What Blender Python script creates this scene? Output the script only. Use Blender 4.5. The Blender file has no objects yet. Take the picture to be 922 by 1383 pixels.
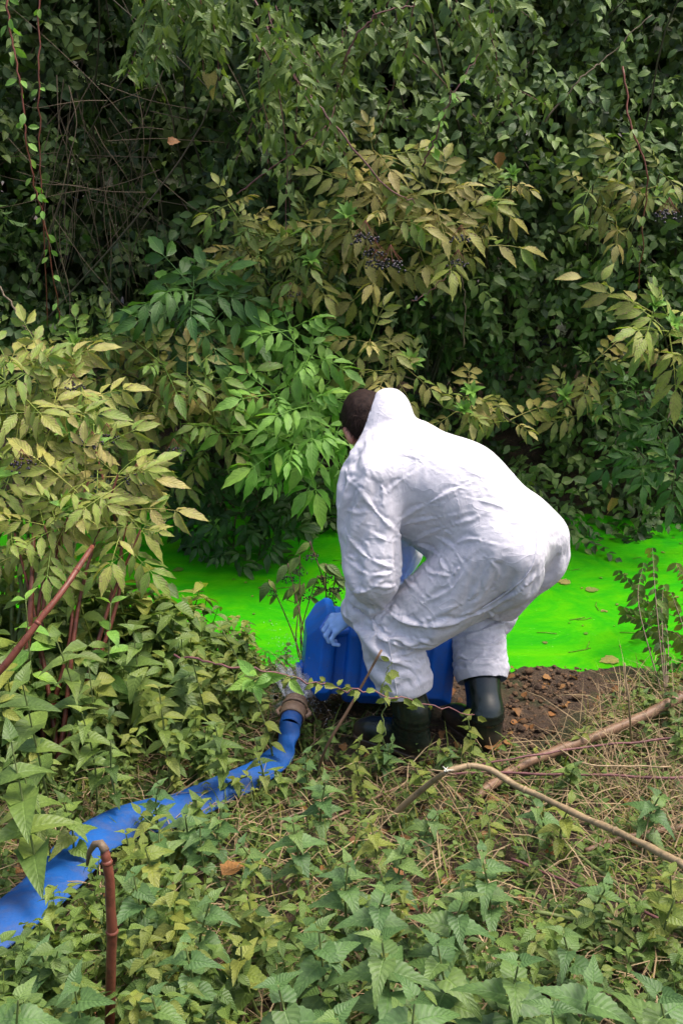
import bpy, bmesh, math, random
import numpy as np
from mathutils import Vector, Matrix, noise as mnoise

SC = bpy.context.scene
COL = SC.collection
RNG = np.random.default_rng(11)
random.seed(11)

# ---------------------------------------------------------------- camera
PITCH = math.radians(22.0)
CAM_Z = 2.2
cam_data = bpy.data.cameras.new("camera")
cam = bpy.data.objects.new("camera", cam_data)
COL.objects.link(cam)
cam.location = (0, 0, CAM_Z)
cam.rotation_euler = (math.radians(90) - PITCH, 0, 0)
cam_data.sensor_fit = 'VERTICAL'
cam_data.sensor_height = 24
cam_data.angle_y = math.radians(52)
cam_data.clip_start = 0.05
cam_data.clip_end = 3000
SC.camera = cam

# ---------------------------------------------------------------- sky and sun (bright overcast day)
world = bpy.data.worlds.new("World")
SC.world = world
world.use_nodes = True
wn = world.node_tree
wn.nodes.clear()
wo = wn.nodes.new('ShaderNodeOutputWorld')
wb = wn.nodes.new('ShaderNodeBackground')
ws = wn.nodes.new('ShaderNodeTexSky')
ws.sky_type = 'NISHITA'
ws.sun_disc = False
SUN_EL = math.radians(66)
SUN_AZ = math.radians(80)         # clockwise from +y
ws.sun_elevation = SUN_EL
ws.sun_rotation = SUN_AZ
ws.air_density = 1.0
ws.dust_density = 6.0
ws.ozone_density = 1.0
wb.inputs['Strength'].default_value = 0.135
wn.links.new(ws.outputs[0], wb.inputs[0])
wn.links.new(wb.outputs[0], wo.inputs[0])
sun_data = bpy.data.lights.new("sun", 'SUN')
sun_data.energy = 1.5
sun_data.angle = math.radians(24)
sun_data.color = (1.0, 0.96, 0.9)
sun = bpy.data.objects.new("sun", sun_data)
COL.objects.link(sun)
sun.location = (3, -3, 8)
sdir = Vector((math.sin(SUN_AZ) * math.cos(SUN_EL), math.cos(SUN_AZ) * math.cos(SUN_EL), math.sin(SUN_EL)))
sun.rotation_euler = sdir.to_track_quat('Z', 'Y').to_euler()

SC.view_settings.view_transform = 'Standard'
SC.view_settings.look = 'None'
SC.view_settings.exposure = 1.28
SC.view_settings.gamma = 1.0
try:
    SC.view_settings.use_curve_mapping = False
except Exception:
    pass
SC.cycles.max_bounces = 6
SC.cycles.transparent_max_bounces = 8
SC.cycles.use_denoising = True

# ---------------------------------------------------------------- where things stand: distances worked out from the photograph
FPX = 1383 / 2 / math.tan(math.radians(26))
CP, SP = math.cos(PITCH), math.sin(PITCH)

def ray(px, py):
    u, v = (px - 461) / FPX, (691.5 - py) / FPX
    return Vector((u, CP + v * SP, -SP + v * CP))

def P(px, py, Y):
    d = ray(px, py)
    return Vector((0, 0, CAM_Z)) + d * (Y / d.y)

def PZ(px, py, z):
    d = ray(px, py)
    return Vector((0, 0, CAM_Z)) + d * ((z - CAM_Z) / d.z)

# ---------------------------------------------------------------- helpers
def tag(o, label=None, cat=None, group=None, kind=None):
    if label: o['label'] = label
    if cat: o['category'] = cat
    if group: o['group'] = group
    if kind: o['kind'] = kind
    return o

def empty(name, loc=(0, 0, 0), label=None, cat=None, group=None, kind=None):
    o = bpy.data.objects.new(name, None)
    o.empty_display_size = 0.05
    COL.objects.link(o)
    o.location = loc
    tag(o, label, cat, group, kind)
    return o

def link(name, me, parent=None, mat=None):
    """link a mesh whose vertices are in world coordinates under a parent that is only translated"""
    if mat is not None:
        me.materials.clear()
        me.materials.append(mat)
    o = bpy.data.objects.new(name, me)
    COL.objects.link(o)
    if parent is not None:
        o.parent = parent
        o.location = tuple(-c for c in parent.location)
    return o

def centre(o):
    """move a top-level mesh object's origin to the base of its geometry"""
    me = o.data
    n = len(me.vertices)
    co = np.empty(n * 3, np.float32)
    me.vertices.foreach_get('co', co)
    co = co.reshape(-1, 3)
    c = co.mean(0); c[2] = co[:, 2].min()
    me.vertices.foreach_set('co', (co - c).ravel())
    me.update()
    o.location = tuple(float(v) for v in c)
    return o

def mesh_np(name, V, F, uv=None, rnd=None, smooth=True):
    """mesh from numpy arrays; F is (n,3) or (n,4); uv per vertex; rnd per vertex"""
    V = np.ascontiguousarray(V, np.float32); F = np.ascontiguousarray(F, np.int32)
    me = bpy.data.meshes.new(name)
    me.vertices.add(len(V)); me.vertices.foreach_set('co', V.ravel())
    k = F.shape[1]
    me.loops.add(F.size); me.loops.foreach_set('vertex_index', F.ravel())
    me.polygons.add(len(F))
    me.polygons.foreach_set('loop_start', np.arange(0, F.size, k, dtype=np.int32))
    try:
        me.polygons.foreach_set('loop_total', np.full(len(F), k, np.int32))
    except Exception:
        pass
    me.update(calc_edges=True)
    if smooth:
        me.polygons.foreach_set('use_smooth', np.ones(len(F), bool))
    if uv is not None:
        l = me.uv_layers.new(name='UVMap')
        l.data.foreach_set('uv', np.ascontiguousarray(np.asarray(uv, np.float32)[F.ravel()]).ravel())
    if rnd is not None:
        a = me.attributes.new('rnd', 'FLOAT', 'POINT')
        a.data.foreach_set('value', np.ascontiguousarray(rnd, np.float32))
    me.validate(verbose=False)
    return me

class Soup:
    """collects triangle templates placed many times, built as one mesh"""
    def __init__(s):
        s.V, s.F, s.U, s.R, s.n = [], [], [], [], 0
    def add(s, V, F, U=None, R=None):
        V = np.asarray(V, np.float32)
        F = np.asarray(F, np.int32)
        s.V.append(V); s.F.append(F + s.n)
        s.U.append(np.zeros((len(V), 2), np.float32) if U is None else U)
        s.R.append(np.zeros(len(V), np.float32) if R is None else np.broadcast_to(np.asarray(R, np.float32), (len(V),)))
        s.n += len(V)
    def inst(s, T, R3, pos, scale, rnd):
        """T = (V,F,U,R) template; R3 (N,3,3) column frames; pos (N,3); scale (N,)"""
        V, F, U, R0 = T
        N = len(pos)
        if N == 0: return
        W = np.einsum('nij,vj->nvi', R3, V) * np.asarray(scale)[:, None, None] + np.asarray(pos)[:, None, :]
        m = len(V)
        s.V.append(W.reshape(-1, 3).astype(np.float32))
        s.F.append((F[None] + (np.arange(N) * m)[:, None, None]).reshape(-1, 3) + s.n)
        s.U.append(np.tile(U, (N, 1)))
        s.R.append(np.mod(np.asarray(rnd)[:, None] + R0[None], 1.0).reshape(-1).astype(np.float32))
        s.n += N * m
    def tmpl(s):
        return np.concatenate(s.V), np.concatenate(s.F), np.concatenate(s.U), np.concatenate(s.R)
    def mesh(s, name):
        V, F, U, R = s.tmpl()
        return mesh_np(name, V, F, U, R)

def unit(a):
    return a / np.maximum(np.linalg.norm(a, axis=-1, keepdims=True), 1e-9)

def frames(tip, nrm):
    """frames with local y along tip and local z along nrm (made orthogonal)"""
    y = unit(np.asarray(tip, float)); z = np.asarray(nrm, float)
    z = unit(z - (z * y).sum(-1, keepdims=True) * y)
    x = np.cross(y, z)
    return np.stack([x, y, z], -1)

def tube(pts, rad, seg=6, closed_tip=True):
    """tapered tube along points: V, F (tris), U"""
    pts = np.asarray([tuple(p) for p in pts], float)
    n = len(pts)
    rad = np.broadcast_to(np.asarray(rad, float), (n,))
    t = np.gradient(pts, axis=0); t = unit(t)
    ref = np.array([0, 0, 1.0]) if abs(t[0][2]) < 0.9 else np.array([1.0, 0, 0])
    V, U = [], []
    a = np.linspace(0, 2 * math.pi, seg, endpoint=False)
    u = np.cross(t[0], ref); u /= np.linalg.norm(u)
    L = 0
    for i in range(n):
        u = u - u.dot(t[i]) * t[i]; u /= max(np.linalg.norm(u), 1e-9)
        w = np.cross(t[i], u)
        V.append(pts[i] + rad[i] * (np.cos(a)[:, None] * u + np.sin(a)[:, None] * w))
        if i: L += np.linalg.norm(pts[i] - pts[i - 1])
        U.append(np.stack([a / 6.2832, np.full(seg, L)], -1))
    V = np.concatenate(V); U = np.concatenate(U)
    F = []
    for i in range(n - 1):
        for j in range(seg):
            k = (j + 1) % seg
            A, B, C_, D = i * seg + j, i * seg + k, (i + 1) * seg + k, (i + 1) * seg + j
            F += [(A, B, C_), (A, C_, D)]
    if closed_tip:
        V = np.vstack([V, pts[-1:], pts[:1]]); U = np.vstack([U, U[-1:], U[:1]])
        e, b = len(V) - 2, len(V) - 1
        for j in range(seg):
            k = (j + 1) % seg
            F += [((n - 1) * seg + j, (n - 1) * seg + k, e), (k, j, b)]
    return V, np.array(F, np.int32), U.astype(np.float32)

def spline(ctrl, n=12):
    """Catmull-Rom through control points"""
    c = [np.array(tuple(p), float) for p in ctrl]
    c = [2 * c[0] - c[1]] + c + [2 * c[-1] - c[-2]]
    out = []
    for i in range(1, len(c) - 2):
        for k in range(n):
            t = k / n
            out.append(0.5 * (2 * c[i] + (c[i + 1] - c[i - 1]) * t + (2 * c[i - 1] - 5 * c[i] + 4 * c[i + 1] - c[i + 2]) * t * t
                              + (3 * c[i] - c[i - 1] - 3 * c[i + 1] + c[i + 2]) * t ** 3))
    out.append(c[-2])
    return np.array(out)

# ---------------------------------------------------------------- materials
class NT:
    def __init__(s, name):
        s.m = bpy.data.materials.new(name); s.m.use_nodes = True
        s.t = s.m.node_tree; s.t.nodes.clear()
        s.out = s.n('OutputMaterial')
    def n(s, k, **kw):
        nd = s.t.nodes.new('ShaderNode' + k)
        for a, b in kw.items(): setattr(nd, a, b)
        return nd
    def l(s, a, b): s.t.links.new(a, b)
    def math(s, op, a, b=None, c=None, clamp=False):
        nd = s.n('Math', operation=op, use_clamp=clamp)
        for i, v in enumerate((a, b, c)):
            if v is None: continue
            if isinstance(v, (int, float)): nd.inputs[i].default_value = v
            else: s.l(v, nd.inputs[i])
        return nd.outputs[0]
    def ramp(s, fac, stops, interp='LINEAR'):
        nd = s.n('ValToRGB'); cr = nd.color_ramp; cr.interpolation = interp
        while len(cr.elements) < len(stops): cr.elements.new(0.5)
        for e, (p, c) in zip(cr.elements, stops):
            e.position = p; e.color = (*c, 1) if len(c) == 3 else c
        s.l(fac, nd.inputs[0]); return nd.outputs[0]
    def mix(s, fac, a, b, mode='MIX'):
        nd = s.n('Mix', data_type='RGBA', blend_type=mode)
        for sock, v in ((nd.inputs[0], fac), (nd.inputs[6], a), (nd.inputs[7], b)):
            if isinstance(v, (int, float)): sock.default_value = v
            elif isinstance(v, tuple): sock.default_value = (*v, 1)
            else: s.l(v, sock)
        return nd.outputs[2]
    def noise(s, scale, detail=3, rough=0.5, vec=None, dist=0.0):
        nd = s.n('TexNoise'); nd.inputs['Scale'].default_value = scale
        nd.inputs['Detail'].default_value = detail; nd.inputs['Roughness'].default_value = rough
        nd.inputs['Distortion'].default_value = dist
        if vec is not None: s.l(vec, nd.inputs['Vector'])
        return nd.outputs['Fac']
    def bump(s, h, strength=0.3, dist=0.01):
        nd = s.n('Bump'); nd.inputs['Strength'].default_value = strength; nd.inputs['Distance'].default_value = dist
        s.l(h, nd.inputs['Height']); return nd.outputs[0]
    def pbr(s, col, rough=0.6, spec=0.5, normal=None):
        p = s.n('BsdfPrincipled')
        if isinstance(col, tuple): p.inputs['Base Color'].default_value = (*col, 1)
        else: s.l(col, p.inputs['Base Color'])
        if isinstance(rough, (int, float)): p.inputs['Roughness'].default_value = rough
        else: s.l(rough, p.inputs['Roughness'])
        p.inputs['Specular IOR Level'].default_value = spec
        if normal is not None: s.l(normal, p.inputs['Normal'])
        return p
    def done(s, sh):
        s.l(sh, s.out.inputs[0]); return s.m

def leaf_mat(name, cols, vein=0.25, rough=0.5, trans=0.25, spots=None, spec=0.35, under=1.35):
    m = NT(name)
    at = m.n('Attribute'); at.attribute_name = 'rnd'
    oi = m.n('ObjectInfo')
    r = m.math('FRACT', m.math('ADD', at.outputs['Fac'], oi.outputs['Random']))
    cols = [(min(c[0] * 1.12, 1), c[1], c[2] * 0.62) for c in cols]
    k = len(cols)
    col = m.ramp(r, [(i / max(k - 1, 1), c) for i, c in enumerate(cols)])
    tc = m.n('TexCoord')
    nz = m.noise(9, 3, 0.6, tc.outputs['Object'])
    col = m.mix(1.0, col, m.ramp(nz, [(0.25, (0.72, 0.74, 0.72)), (0.75, (1.25, 1.22, 1.2))]), 'MULTIPLY')
    uvn = m.n('UVMap'); uvn.uv_map = 'UVMap'
    sep = m.n('SeparateXYZ'); m.l(uvn.outputs[0], sep.inputs[0])
    u = m.math('ABSOLUTE', m.math('MULTIPLY', m.math('SUBTRACT', sep.outputs[0], 0.5), 2))
    mid = m.math('SUBTRACT', 1, m.math('MULTIPLY', u, 11), clamp=True)
    s_ = m.math('FRACT', m.math('MULTIPLY', m.math('SUBTRACT', sep.outputs[1], m.math('MULTIPLY', u, 0.22)), 8))
    side = m.math('SUBTRACT', 1, m.math('MULTIPLY', m.math('ABSOLUTE', m.math('SUBTRACT', s_, 0.5)), 7), clamp=True)
    v = m.math('MAXIMUM', mid, m.math('MULTIPLY', side, 0.55))
    if spots:
        sn = m.noise(34, 4, 0.7, tc.outputs['Object'])
        edge = m.math('ADD', sn, m.math('MULTIPLY', u, 0.16))
        col = m.mix(m.ramp(edge, [(0.655, (0, 0, 0)), (0.72, (1, 1, 1))]), col, spots)
    col = m.mix(m.math('MULTIPLY', v, vein), col, m.mix(1.0, col, (1.7, 1.75, 1.5), 'MULTIPLY'))
    geo = m.n('NewGeometry')
    col = m.mix(m.math('MULTIPLY', geo.outputs['Backfacing'], 0.8), col, m.mix(1.0, col, (under, under * 0.98, under * 1.05), 'MULTIPLY'))
    h = m.math('SUBTRACT', m.math('MULTIPLY', m.math('ABSOLUTE', m.math('SUBTRACT', s_, 0.5)), 1.2), m.math('MULTIPLY', mid, 0.7))
    bp = m.bump(h, 0.55, 0.0025)
    p = m.pbr(col, rough, spec, bp)
    tr = m.n('BsdfTranslucent'); m.l(m.mix(1.0, col, (1.1, 1.25, 0.55), 'MULTIPLY'), tr.inputs[0])
    ms = m.n('MixShader'); ms.inputs[0].default_value = trans
    m.l(p.outputs[0], ms.inputs[1]); m.l(tr.outputs[0], ms.inputs[2])
    return m.done(ms.outputs[0])

def stem_mat(name, c1, c2, rough=0.55, scale=14):
    m = NT(name)
    tc = m.n('TexCoord')
    mp = m.n('Mapping'); mp.inputs['Scale'].default_value = (1, 1, 0.35); m.l(tc.outputs['Object'], mp.inputs[0])
    nz = m.noise(scale, 5, 0.65, mp.outputs[0])
    n2 = m.noise(scale * 7, 3, 0.6, mp.outputs[0])
    col = m.mix(m.math('ADD', m.math('MULTIPLY', nz, 0.7), m.math('MULTIPLY', n2, 0.3)), c1, c2)
    n3 = m.noise(scale * 2.3, 4, 0.7, tc.outputs['Object'])
    col = m.mix(m.ramp(n3, [(0.5, (0, 0, 0)), (0.62, (0.8, 0.8, 0.8))]), col, m.mix(1.0, col, (0.5, 0.55, 0.55), 'MULTIPLY'))
    col = m.mix(m.ramp(n2, [(0.58, (0, 0, 0)), (0.7, (0.7, 0.7, 0.7))]), col, m.mix(1.0, col, (1.35, 1.4, 1.4), 'MULTIPLY'))
    p = m.pbr(col, rough, 0.3, m.bump(n2, 0.6, 0.002))
    return m.done(p.outputs[0])

# ---------------------------------------------------------------- ground: near bank, stream bed, far bank, out to the horizon
def sstep(t):
    t = np.clip(t, 0, 1); return t * t * (3 - 2 * t)

def gz(x, y):
    x = np.asarray(x, float); y = np.asarray(y, float)
    wob = 0.05 * np.sin(x * 3.1 + 1) + 0.03 * np.sin(x * 7.7) + 0.02 * np.sin(x * 15.3 + 2)
    near = 0.05 + 0.55 * np.clip((3.0 - y) / 2.6, 0, 1) ** 1.25
    edge = 3.74 + wob
    bank = near - 0.034 * sstep((y - 3.0) / 0.7)
    z = bank - 0.33 * sstep((y - edge + 0.02) / 0.22)
    far = 5.17 + 0.12 * np.sin(x * 1.7 + 2) + 0.05 * np.sin(x * 6)
    z = z + (0.30 + 0.45) * sstep((y - far) / 0.7) + 0.4 * sstep((y - 6.2) / 2.5)
    return z

def gzf(x, y): return float(gz(x, y))

def on_ground(px, py, h=0.0):
    """the point h above the ground that the photograph shows at this pixel"""
    z = 0.3 + h
    for _ in range(12):
        p = PZ(px, py, z); z = 0.5 * z + 0.5 * (gzf(p.x, p.y) + h)
    return p

def axis_cells(a, b, d, far):
    core = np.arange(a, b + d / 2, d)
    out = np.array([0.3, 1, 3, 8, 25, 80, 300, 1000, far])
    return np.concatenate([a - out[::-1], core, b + out])
gx = axis_cells(-2.4, 2.4, 0.024, 2500); gy = axis_cells(0.9, 5.9, 0.024, 2500)
GX, GY = np.meshgrid(gx, gy, indexing='ij')
GZ_ = gz(GX, GY)
fine = (np.abs(GX) < 2.5) & (GY > 0.8) & (GY < 6.0)
nb = np.zeros_like(GZ_)
idx = np.argwhere(fine)
for i, j in idx:
    x, y = GX[i, j], GY[i, j]
    v = mnoise.noise(Vector((x * 5, y * 5, 0))) * 0.022
    if y < 3.95: v += mnoise.noise(Vector((x * 17, y * 17, 4))) * 0.012 + max(mnoise.noise(Vector((x * 34, y * 34, 9))), 0) * 0.026
    nb[i, j] = v
GZ_ = GZ_ + nb
n0, n1 = len(gx), len(gy)
ii = np.arange(n0 * n1).reshape(n0, n1)
Fq = np.stack([ii[:-1, :-1], ii[1:, :-1], ii[1:, 1:], ii[:-1, 1:]], -1).reshape(-1, 4)

def mat_ground():
    m = NT('bank_soil')
    tc = m.n('TexCoord'); o = tc.outputs['Object']
    n1 = m.noise(4, 4, 0.6, o); n2 = m.noise(28, 6, 0.75, o); n3 = m.noise(140, 3, 0.7, o)
    col = m.ramp(n2, [(0.25, (0.022, 0.013, 0.008)), (0.5, (0.06, 0.036, 0.02)), (0.75, (0.13, 0.078, 0.042))])
    col = m.mix(m.ramp(n3, [(0.58, (0, 0, 0)), (0.68, (1, 1, 1))]), col, (0.19, 0.115, 0.06))
    col = m.mix(m.ramp(n1, [(0.5, (0, 0, 0)), (0.62, (0.7, 0.7, 0.7))]), col, (0.03, 0.045, 0.012))
    h = m.math('ADD', n2, m.math('MULTIPLY', n3, 0.5))
    p = m.pbr(col, m.math('SUBTRACT', 0.85, m.math('MULTIPLY', n1, 0.5)), 0.4, m.bump(h, 1.0, 0.03))
    return m.done(p.outputs[0])
M_SOIL = mat_ground()
ground = link('ground', mesh_np('ground', np.stack([GX, GY, GZ_], -1).reshape(-1, 3), Fq), None, M_SOIL)
tag(ground, 'muddy brown stream bank sloping down to the green water', None, None, 'structure')

# water: dyed stream, opaque with dye, gently rippled
def mat_water():
    m = NT('dyed_water')
    tc = m.n('TexCoord'); o = tc.outputs['Object']
    mp = m.n('Mapping'); mp.inputs['Scale'].default_value = (0.75, 1.1, 1); m.l(o, mp.inputs[0])
    n1 = m.noise(3.4, 7, 0.68, mp.outputs[0], 1.6); n2 = m.noise(30, 5, 0.7, mp.outputs[0], 0.5)
    col = m.ramp(n1, [(0.30, (0.010, 0.22, 0.006)), (0.46, (0.026, 0.28, 0.003)), (0.62, (0.055, 0.32, 0.002)), (0.78, (0.13, 0.34, 0.004))])
    col = m.mix(m.ramp(n2, [(0.6, (0, 0, 0)), (0.75, (0.5, 0.5, 0.5))]), col, (0.06, 0.30, 0.015))
    n5 = m.noise(75, 2, 0.6, mp.outputs[0])
    col = m.mix(m.ramp(n5, [(0.70, (0, 0, 0)), (0.76, (0.7, 0.7, 0.7))]), col, (0.25, 0.62, 0.12))
    rip = m.n('Mapping'); rip.inputs['Scale'].default_value = (1, 2.2, 1); m.l(o, rip.inputs[0])
    r1 = m.noise(14, 3, 0.55, rip.outputs[0], 0.6); r2 = m.noise(55, 2, 0.5, rip.outputs[0])
    p = m.pbr(col, 0.28, 0.4, m.bump(m.math('ADD', r1, m.math('MULTIPLY', r2, 0.25)), 0.28, 0.010))
    p.inputs['IOR'].default_value = 1.33
    return m.done(p.outputs[0])
M_WATER = mat_water()
wx = np.linspace(-40, 40, 41); wy = np.linspace(3.45, 6.0, 5)
WX, WY = np.meshgrid(wx, wy, indexing='ij')
ii = np.arange(WX.size).reshape(WX.shape)
Fq = np.stack([ii[:-1, :-1], ii[1:, :-1], ii[1:, 1:], ii[:-1, 1:]], -1).reshape(-1, 4)
water = link('water', mesh_np('water', np.stack([WX, WY, np.zeros_like(WX)], -1).reshape(-1, 3), Fq), None, M_WATER)
tag(water, 'stream water dyed a vivid fluorescent green', None, None, 'structure')
# ---------------------------------------------------------------- implicit-surface modelling for the person and the canister
def seg_d(p, a, b, ra, rb, flat=None, fk=1.0):
    """distance to a tapered capsule; flat = axis along which it is squashed by fk"""
    a = np.asarray(tuple(a), np.float32); b = np.asarray(tuple(b), np.float32)
    ab = b - a
    t = np.clip(((p - a) @ ab) / max(float(ab @ ab), 1e-9), 0, 1)
    d = p - (a + t[..., None] * ab)
    if flat is not None:
        f = np.asarray(tuple(flat), np.float32); f /= np.linalg.norm(f)
        c = d @ f
        d = d + (c * (1 / fk - 1))[..., None] * f
    return np.sqrt((d * d).sum(-1)) - (ra + (rb - ra) * t)

def ell_d(p, c, R, r):
    """ellipsoid: R rows are its axes, r its three radii"""
    q = (p - np.asarray(tuple(c), np.float32)) @ np.asarray(R, np.float32).T
    r = np.asarray(r, np.float32)
    k0 = np.linalg.norm(q / r, axis=-1); k1 = np.linalg.norm(q / (r * r), axis=-1)
    return k0 * (k0 - 1) / np.maximum(k1, 1e-6)

def smin(a, b, k):
    h = np.maximum(k - np.abs(a - b), 0) / k
    return np.minimum(a, b) - h * h * k * 0.25

def smax(a, b, k):
    return -smin(-a, -b, k)

def surface(fn, lo, hi, h, relax=2):
    """surface nets over fn(points)->distance; returns V, quads"""
    lo = np.asarray(lo, np.float32); hi = np.asarray(hi, np.float32)
    n = np.ceil((hi - lo) / h).astype(int) + 1
    ax = [lo[i] + h * np.arange(n[i], dtype=np.float32) for i in range(3)]
    val = np.full(n, 1.0, np.float32)
    B = 14
    nb = np.ceil(n / B).astype(int)
    bc = np.stack(np.meshgrid(*[lo[i] + h * (np.arange(nb[i]) * B + (B - 1) / 2) for i in range(3)], indexing='ij'), -1).astype(np.float32)
    bd = fn(bc)
    lim = h * B * 0.87 * 1.7
    for i, j, k in np.argwhere(np.ones(nb, bool)):
        sl = tuple(slice(q * B, min((q + 1) * B, n[c])) for c, q in enumerate((i, j, k)))
        if abs(bd[i, j, k]) > lim:
            val[sl] = bd[i, j, k]; continue
        g = np.stack(np.meshgrid(*[ax[c][sl[c]] for c in range(3)], indexing='ij'), -1)
        val[sl] = fn(g)
    ins = val < 0
    cn = n - 1
    acc = np.zeros((*cn, 3), np.float32); cnt = np.zeros(cn, np.float32)
    for axis in range(3):
        o1, o2 = [a for a in range(3) if a != axis]
        sl0 = [slice(None)] * 3; sl1 = [slice(None)] * 3
        sl0[axis] = slice(0, -1); sl1[axis] = slice(1, None)
        v0, v1 = val[tuple(sl0)], val[tuple(sl1)]
        cr = (v0 < 0) != (v1 < 0)
        idx = np.argwhere(cr)
        a0 = v0[cr]; a1 = v1[cr]
        pt = idx.astype(np.float32); pt[:, axis] += a0 / (a0 - a1)
        for d1 in (0, -1):
            for d2 in (0, -1):
                c = idx.copy(); c[:, o1] += d1; c[:, o2] += d2
                ok = (c >= 0).all(1) & (c < cn).all(1)
                cc = c[ok]
                np.add.at(acc, tuple(cc.T), pt[ok]); np.add.at(cnt, tuple(cc.T), 1)
    act = cnt > 0
    vid = np.full(cn, -1, np.int32); vid[act] = np.arange(act.sum())
    V = lo + h * (acc[act] / cnt[act][:, None])
    Q = []
    for axis in range(3):
        o1, o2 = (axis + 1) % 3, (axis + 2) % 3
        sl0 = [slice(None)] * 3; sl1 = [slice(None)] * 3
        sl0[axis] = slice(0, -1); sl1[axis] = slice(1, None)
        i0, i1 = ins[tuple(sl0)], ins[tuple(sl1)]
        idx = np.argwhere(i0 != i1)
        flip = i0[tuple(idx.T)]
        cs = []
        for d1, d2 in ((0, 0), (-1, 0), (-1, -1), (0, -1)):
            c = idx.copy(); c[:, o1] += d1; c[:, o2] += d2
            cs.append(c)
        ok = np.ones(len(idx), bool)
        for c in cs: ok &= (c >= 0).all(1) & (c < cn).all(1)
        q = np.stack([vid[tuple(c[ok].T)] for c in cs], 1)
        f = flip[ok]
        q[~f] = q[~f][:, ::-1]
        Q.append(q)
    Q = np.concatenate(Q)
    Q = Q[:, ::-1] if False else Q
    for _ in range(relax):
        V = V.astype(np.float32)
        e = h * 0.3
        d = fn(V)
        g = np.stack([fn(V + np.eye(3, dtype=np.float32)[i] * e) - d for i in range(3)], -1) / e
        V = V - (np.clip(d, -h, h) / np.maximum((g * g).sum(-1), 0.3))[:, None] * g
    return V, Q

def V3(v): return np.array(tuple(v), np.float32)

# joints of the bent-over figure
J = dict(
    hipL=P(656, 741, 3.07), hipR=P(690, 716, 3.25),
    kneL=P(527, 846, 3.12), kneR=P(640, 812, 3.40),
    ankL=P(556, 962, 3.05), ankR=P(655, 962, 3.13),
    shoL=P(496, 652, 3.13), shoR=P(560, 606, 3.43),
    elbL=P(505, 752, 3.06), wriL=P(478, 832, 3.19),
    elbR=P(545, 720, 3.62), wriR=P(520, 815, 3.60),
)
J = {k: V3(v) for k, v in J.items()}
hipM = (J['hipL'] + J['hipR']) / 2; shoM = (J['shoL'] + J['shoR']) / 2
TD = unit(shoM - hipM)                                   # along the spine
LD = unit(J['shoL'] - J['shoR'] + 0.6 * (J['hipL'] - J['hipR'])); LD = unit(LD - (LD @ TD) * TD)
BD = unit(np.cross(LD, TD)); BD = BD if BD[2] > 0 else -BD     # out of the back
FD = unit(np.array([TD[0], TD[1], 0]))                   # facing
headC = V3(P(499, 577, 3.36))
hoodC = V3(P(520, 576, 3.34))
HU = unit(np.array([-0.42, 0.60, 0.68]))       # crown direction
HL = unit(np.array([-0.86, -0.42, -0.28])); HL = unit(HL - (HL @ HU) * HU)   # head's left
HF = unit(np.cross(HU, -HL)); HF = HF if HF[2] < 0 else -HF              # face direction, looking down
HR = np.stack([HL, HF, HU])

def hp(l, f, u): return headC + l * HL + f * HF + u * HU

def torso(p, g, k):
    d = seg_d(p, hipM + TD * 0.02 + BD * 0.042, hipM + TD * 0.2 + BD * 0.09, 0.150 + g, 0.145 + g, BD, 0.86)
    d = smin(d, seg_d(p, hipM + TD * 0.2 + BD * 0.06, hipM + TD * 0.40 + BD * 0.03, 0.14 + g, 0.16 + g, BD, 0.8), k)
    d = smin(d, seg_d(p, J['shoL'] + TD * 0.0 - LD * 0.05 - TD * 0.02, J['shoR'] + LD * 0.05 - TD * 0.02, 0.085 + g, 0.085 + g), k)
    return d

def leg(p, h, kn, an, g, k, out):
    th0 = h + (kn - h) * 0.08
    d = seg_d(p, th0, kn, 0.105 + g, 0.066 + g)
    d = smin(d, seg_d(p, kn, kn + (an - kn) * 0.45, 0.063 + g, 0.062 + g), k)
    d = smin(d, seg_d(p, kn + (an - kn) * 0.45, an, 0.058 + g, 0.036 + g), k)
    return d

def glute(p, g):
    a = seg_d(p, J['hipL'] - TD * 0.075 + BD * 0.035, J['hipL'] - TD * 0.02 + BD * 0.03, 0.09 + g, 0.1 + g)
    b = seg_d(p, J['hipR'] - TD * 0.085 + BD * 0.035, J['hipR'] - TD * 0.02 + BD * 0.03, 0.09 + g, 0.1 + g)
    return smin(a, b, 0.05)

def arm(p, s, e, w, g, k):
    return smin(seg_d(p, s, e, 0.058 + g, 0.044 + g), seg_d(p, e, w, 0.044 + g, 0.029 + g * 0.8), k)

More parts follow.
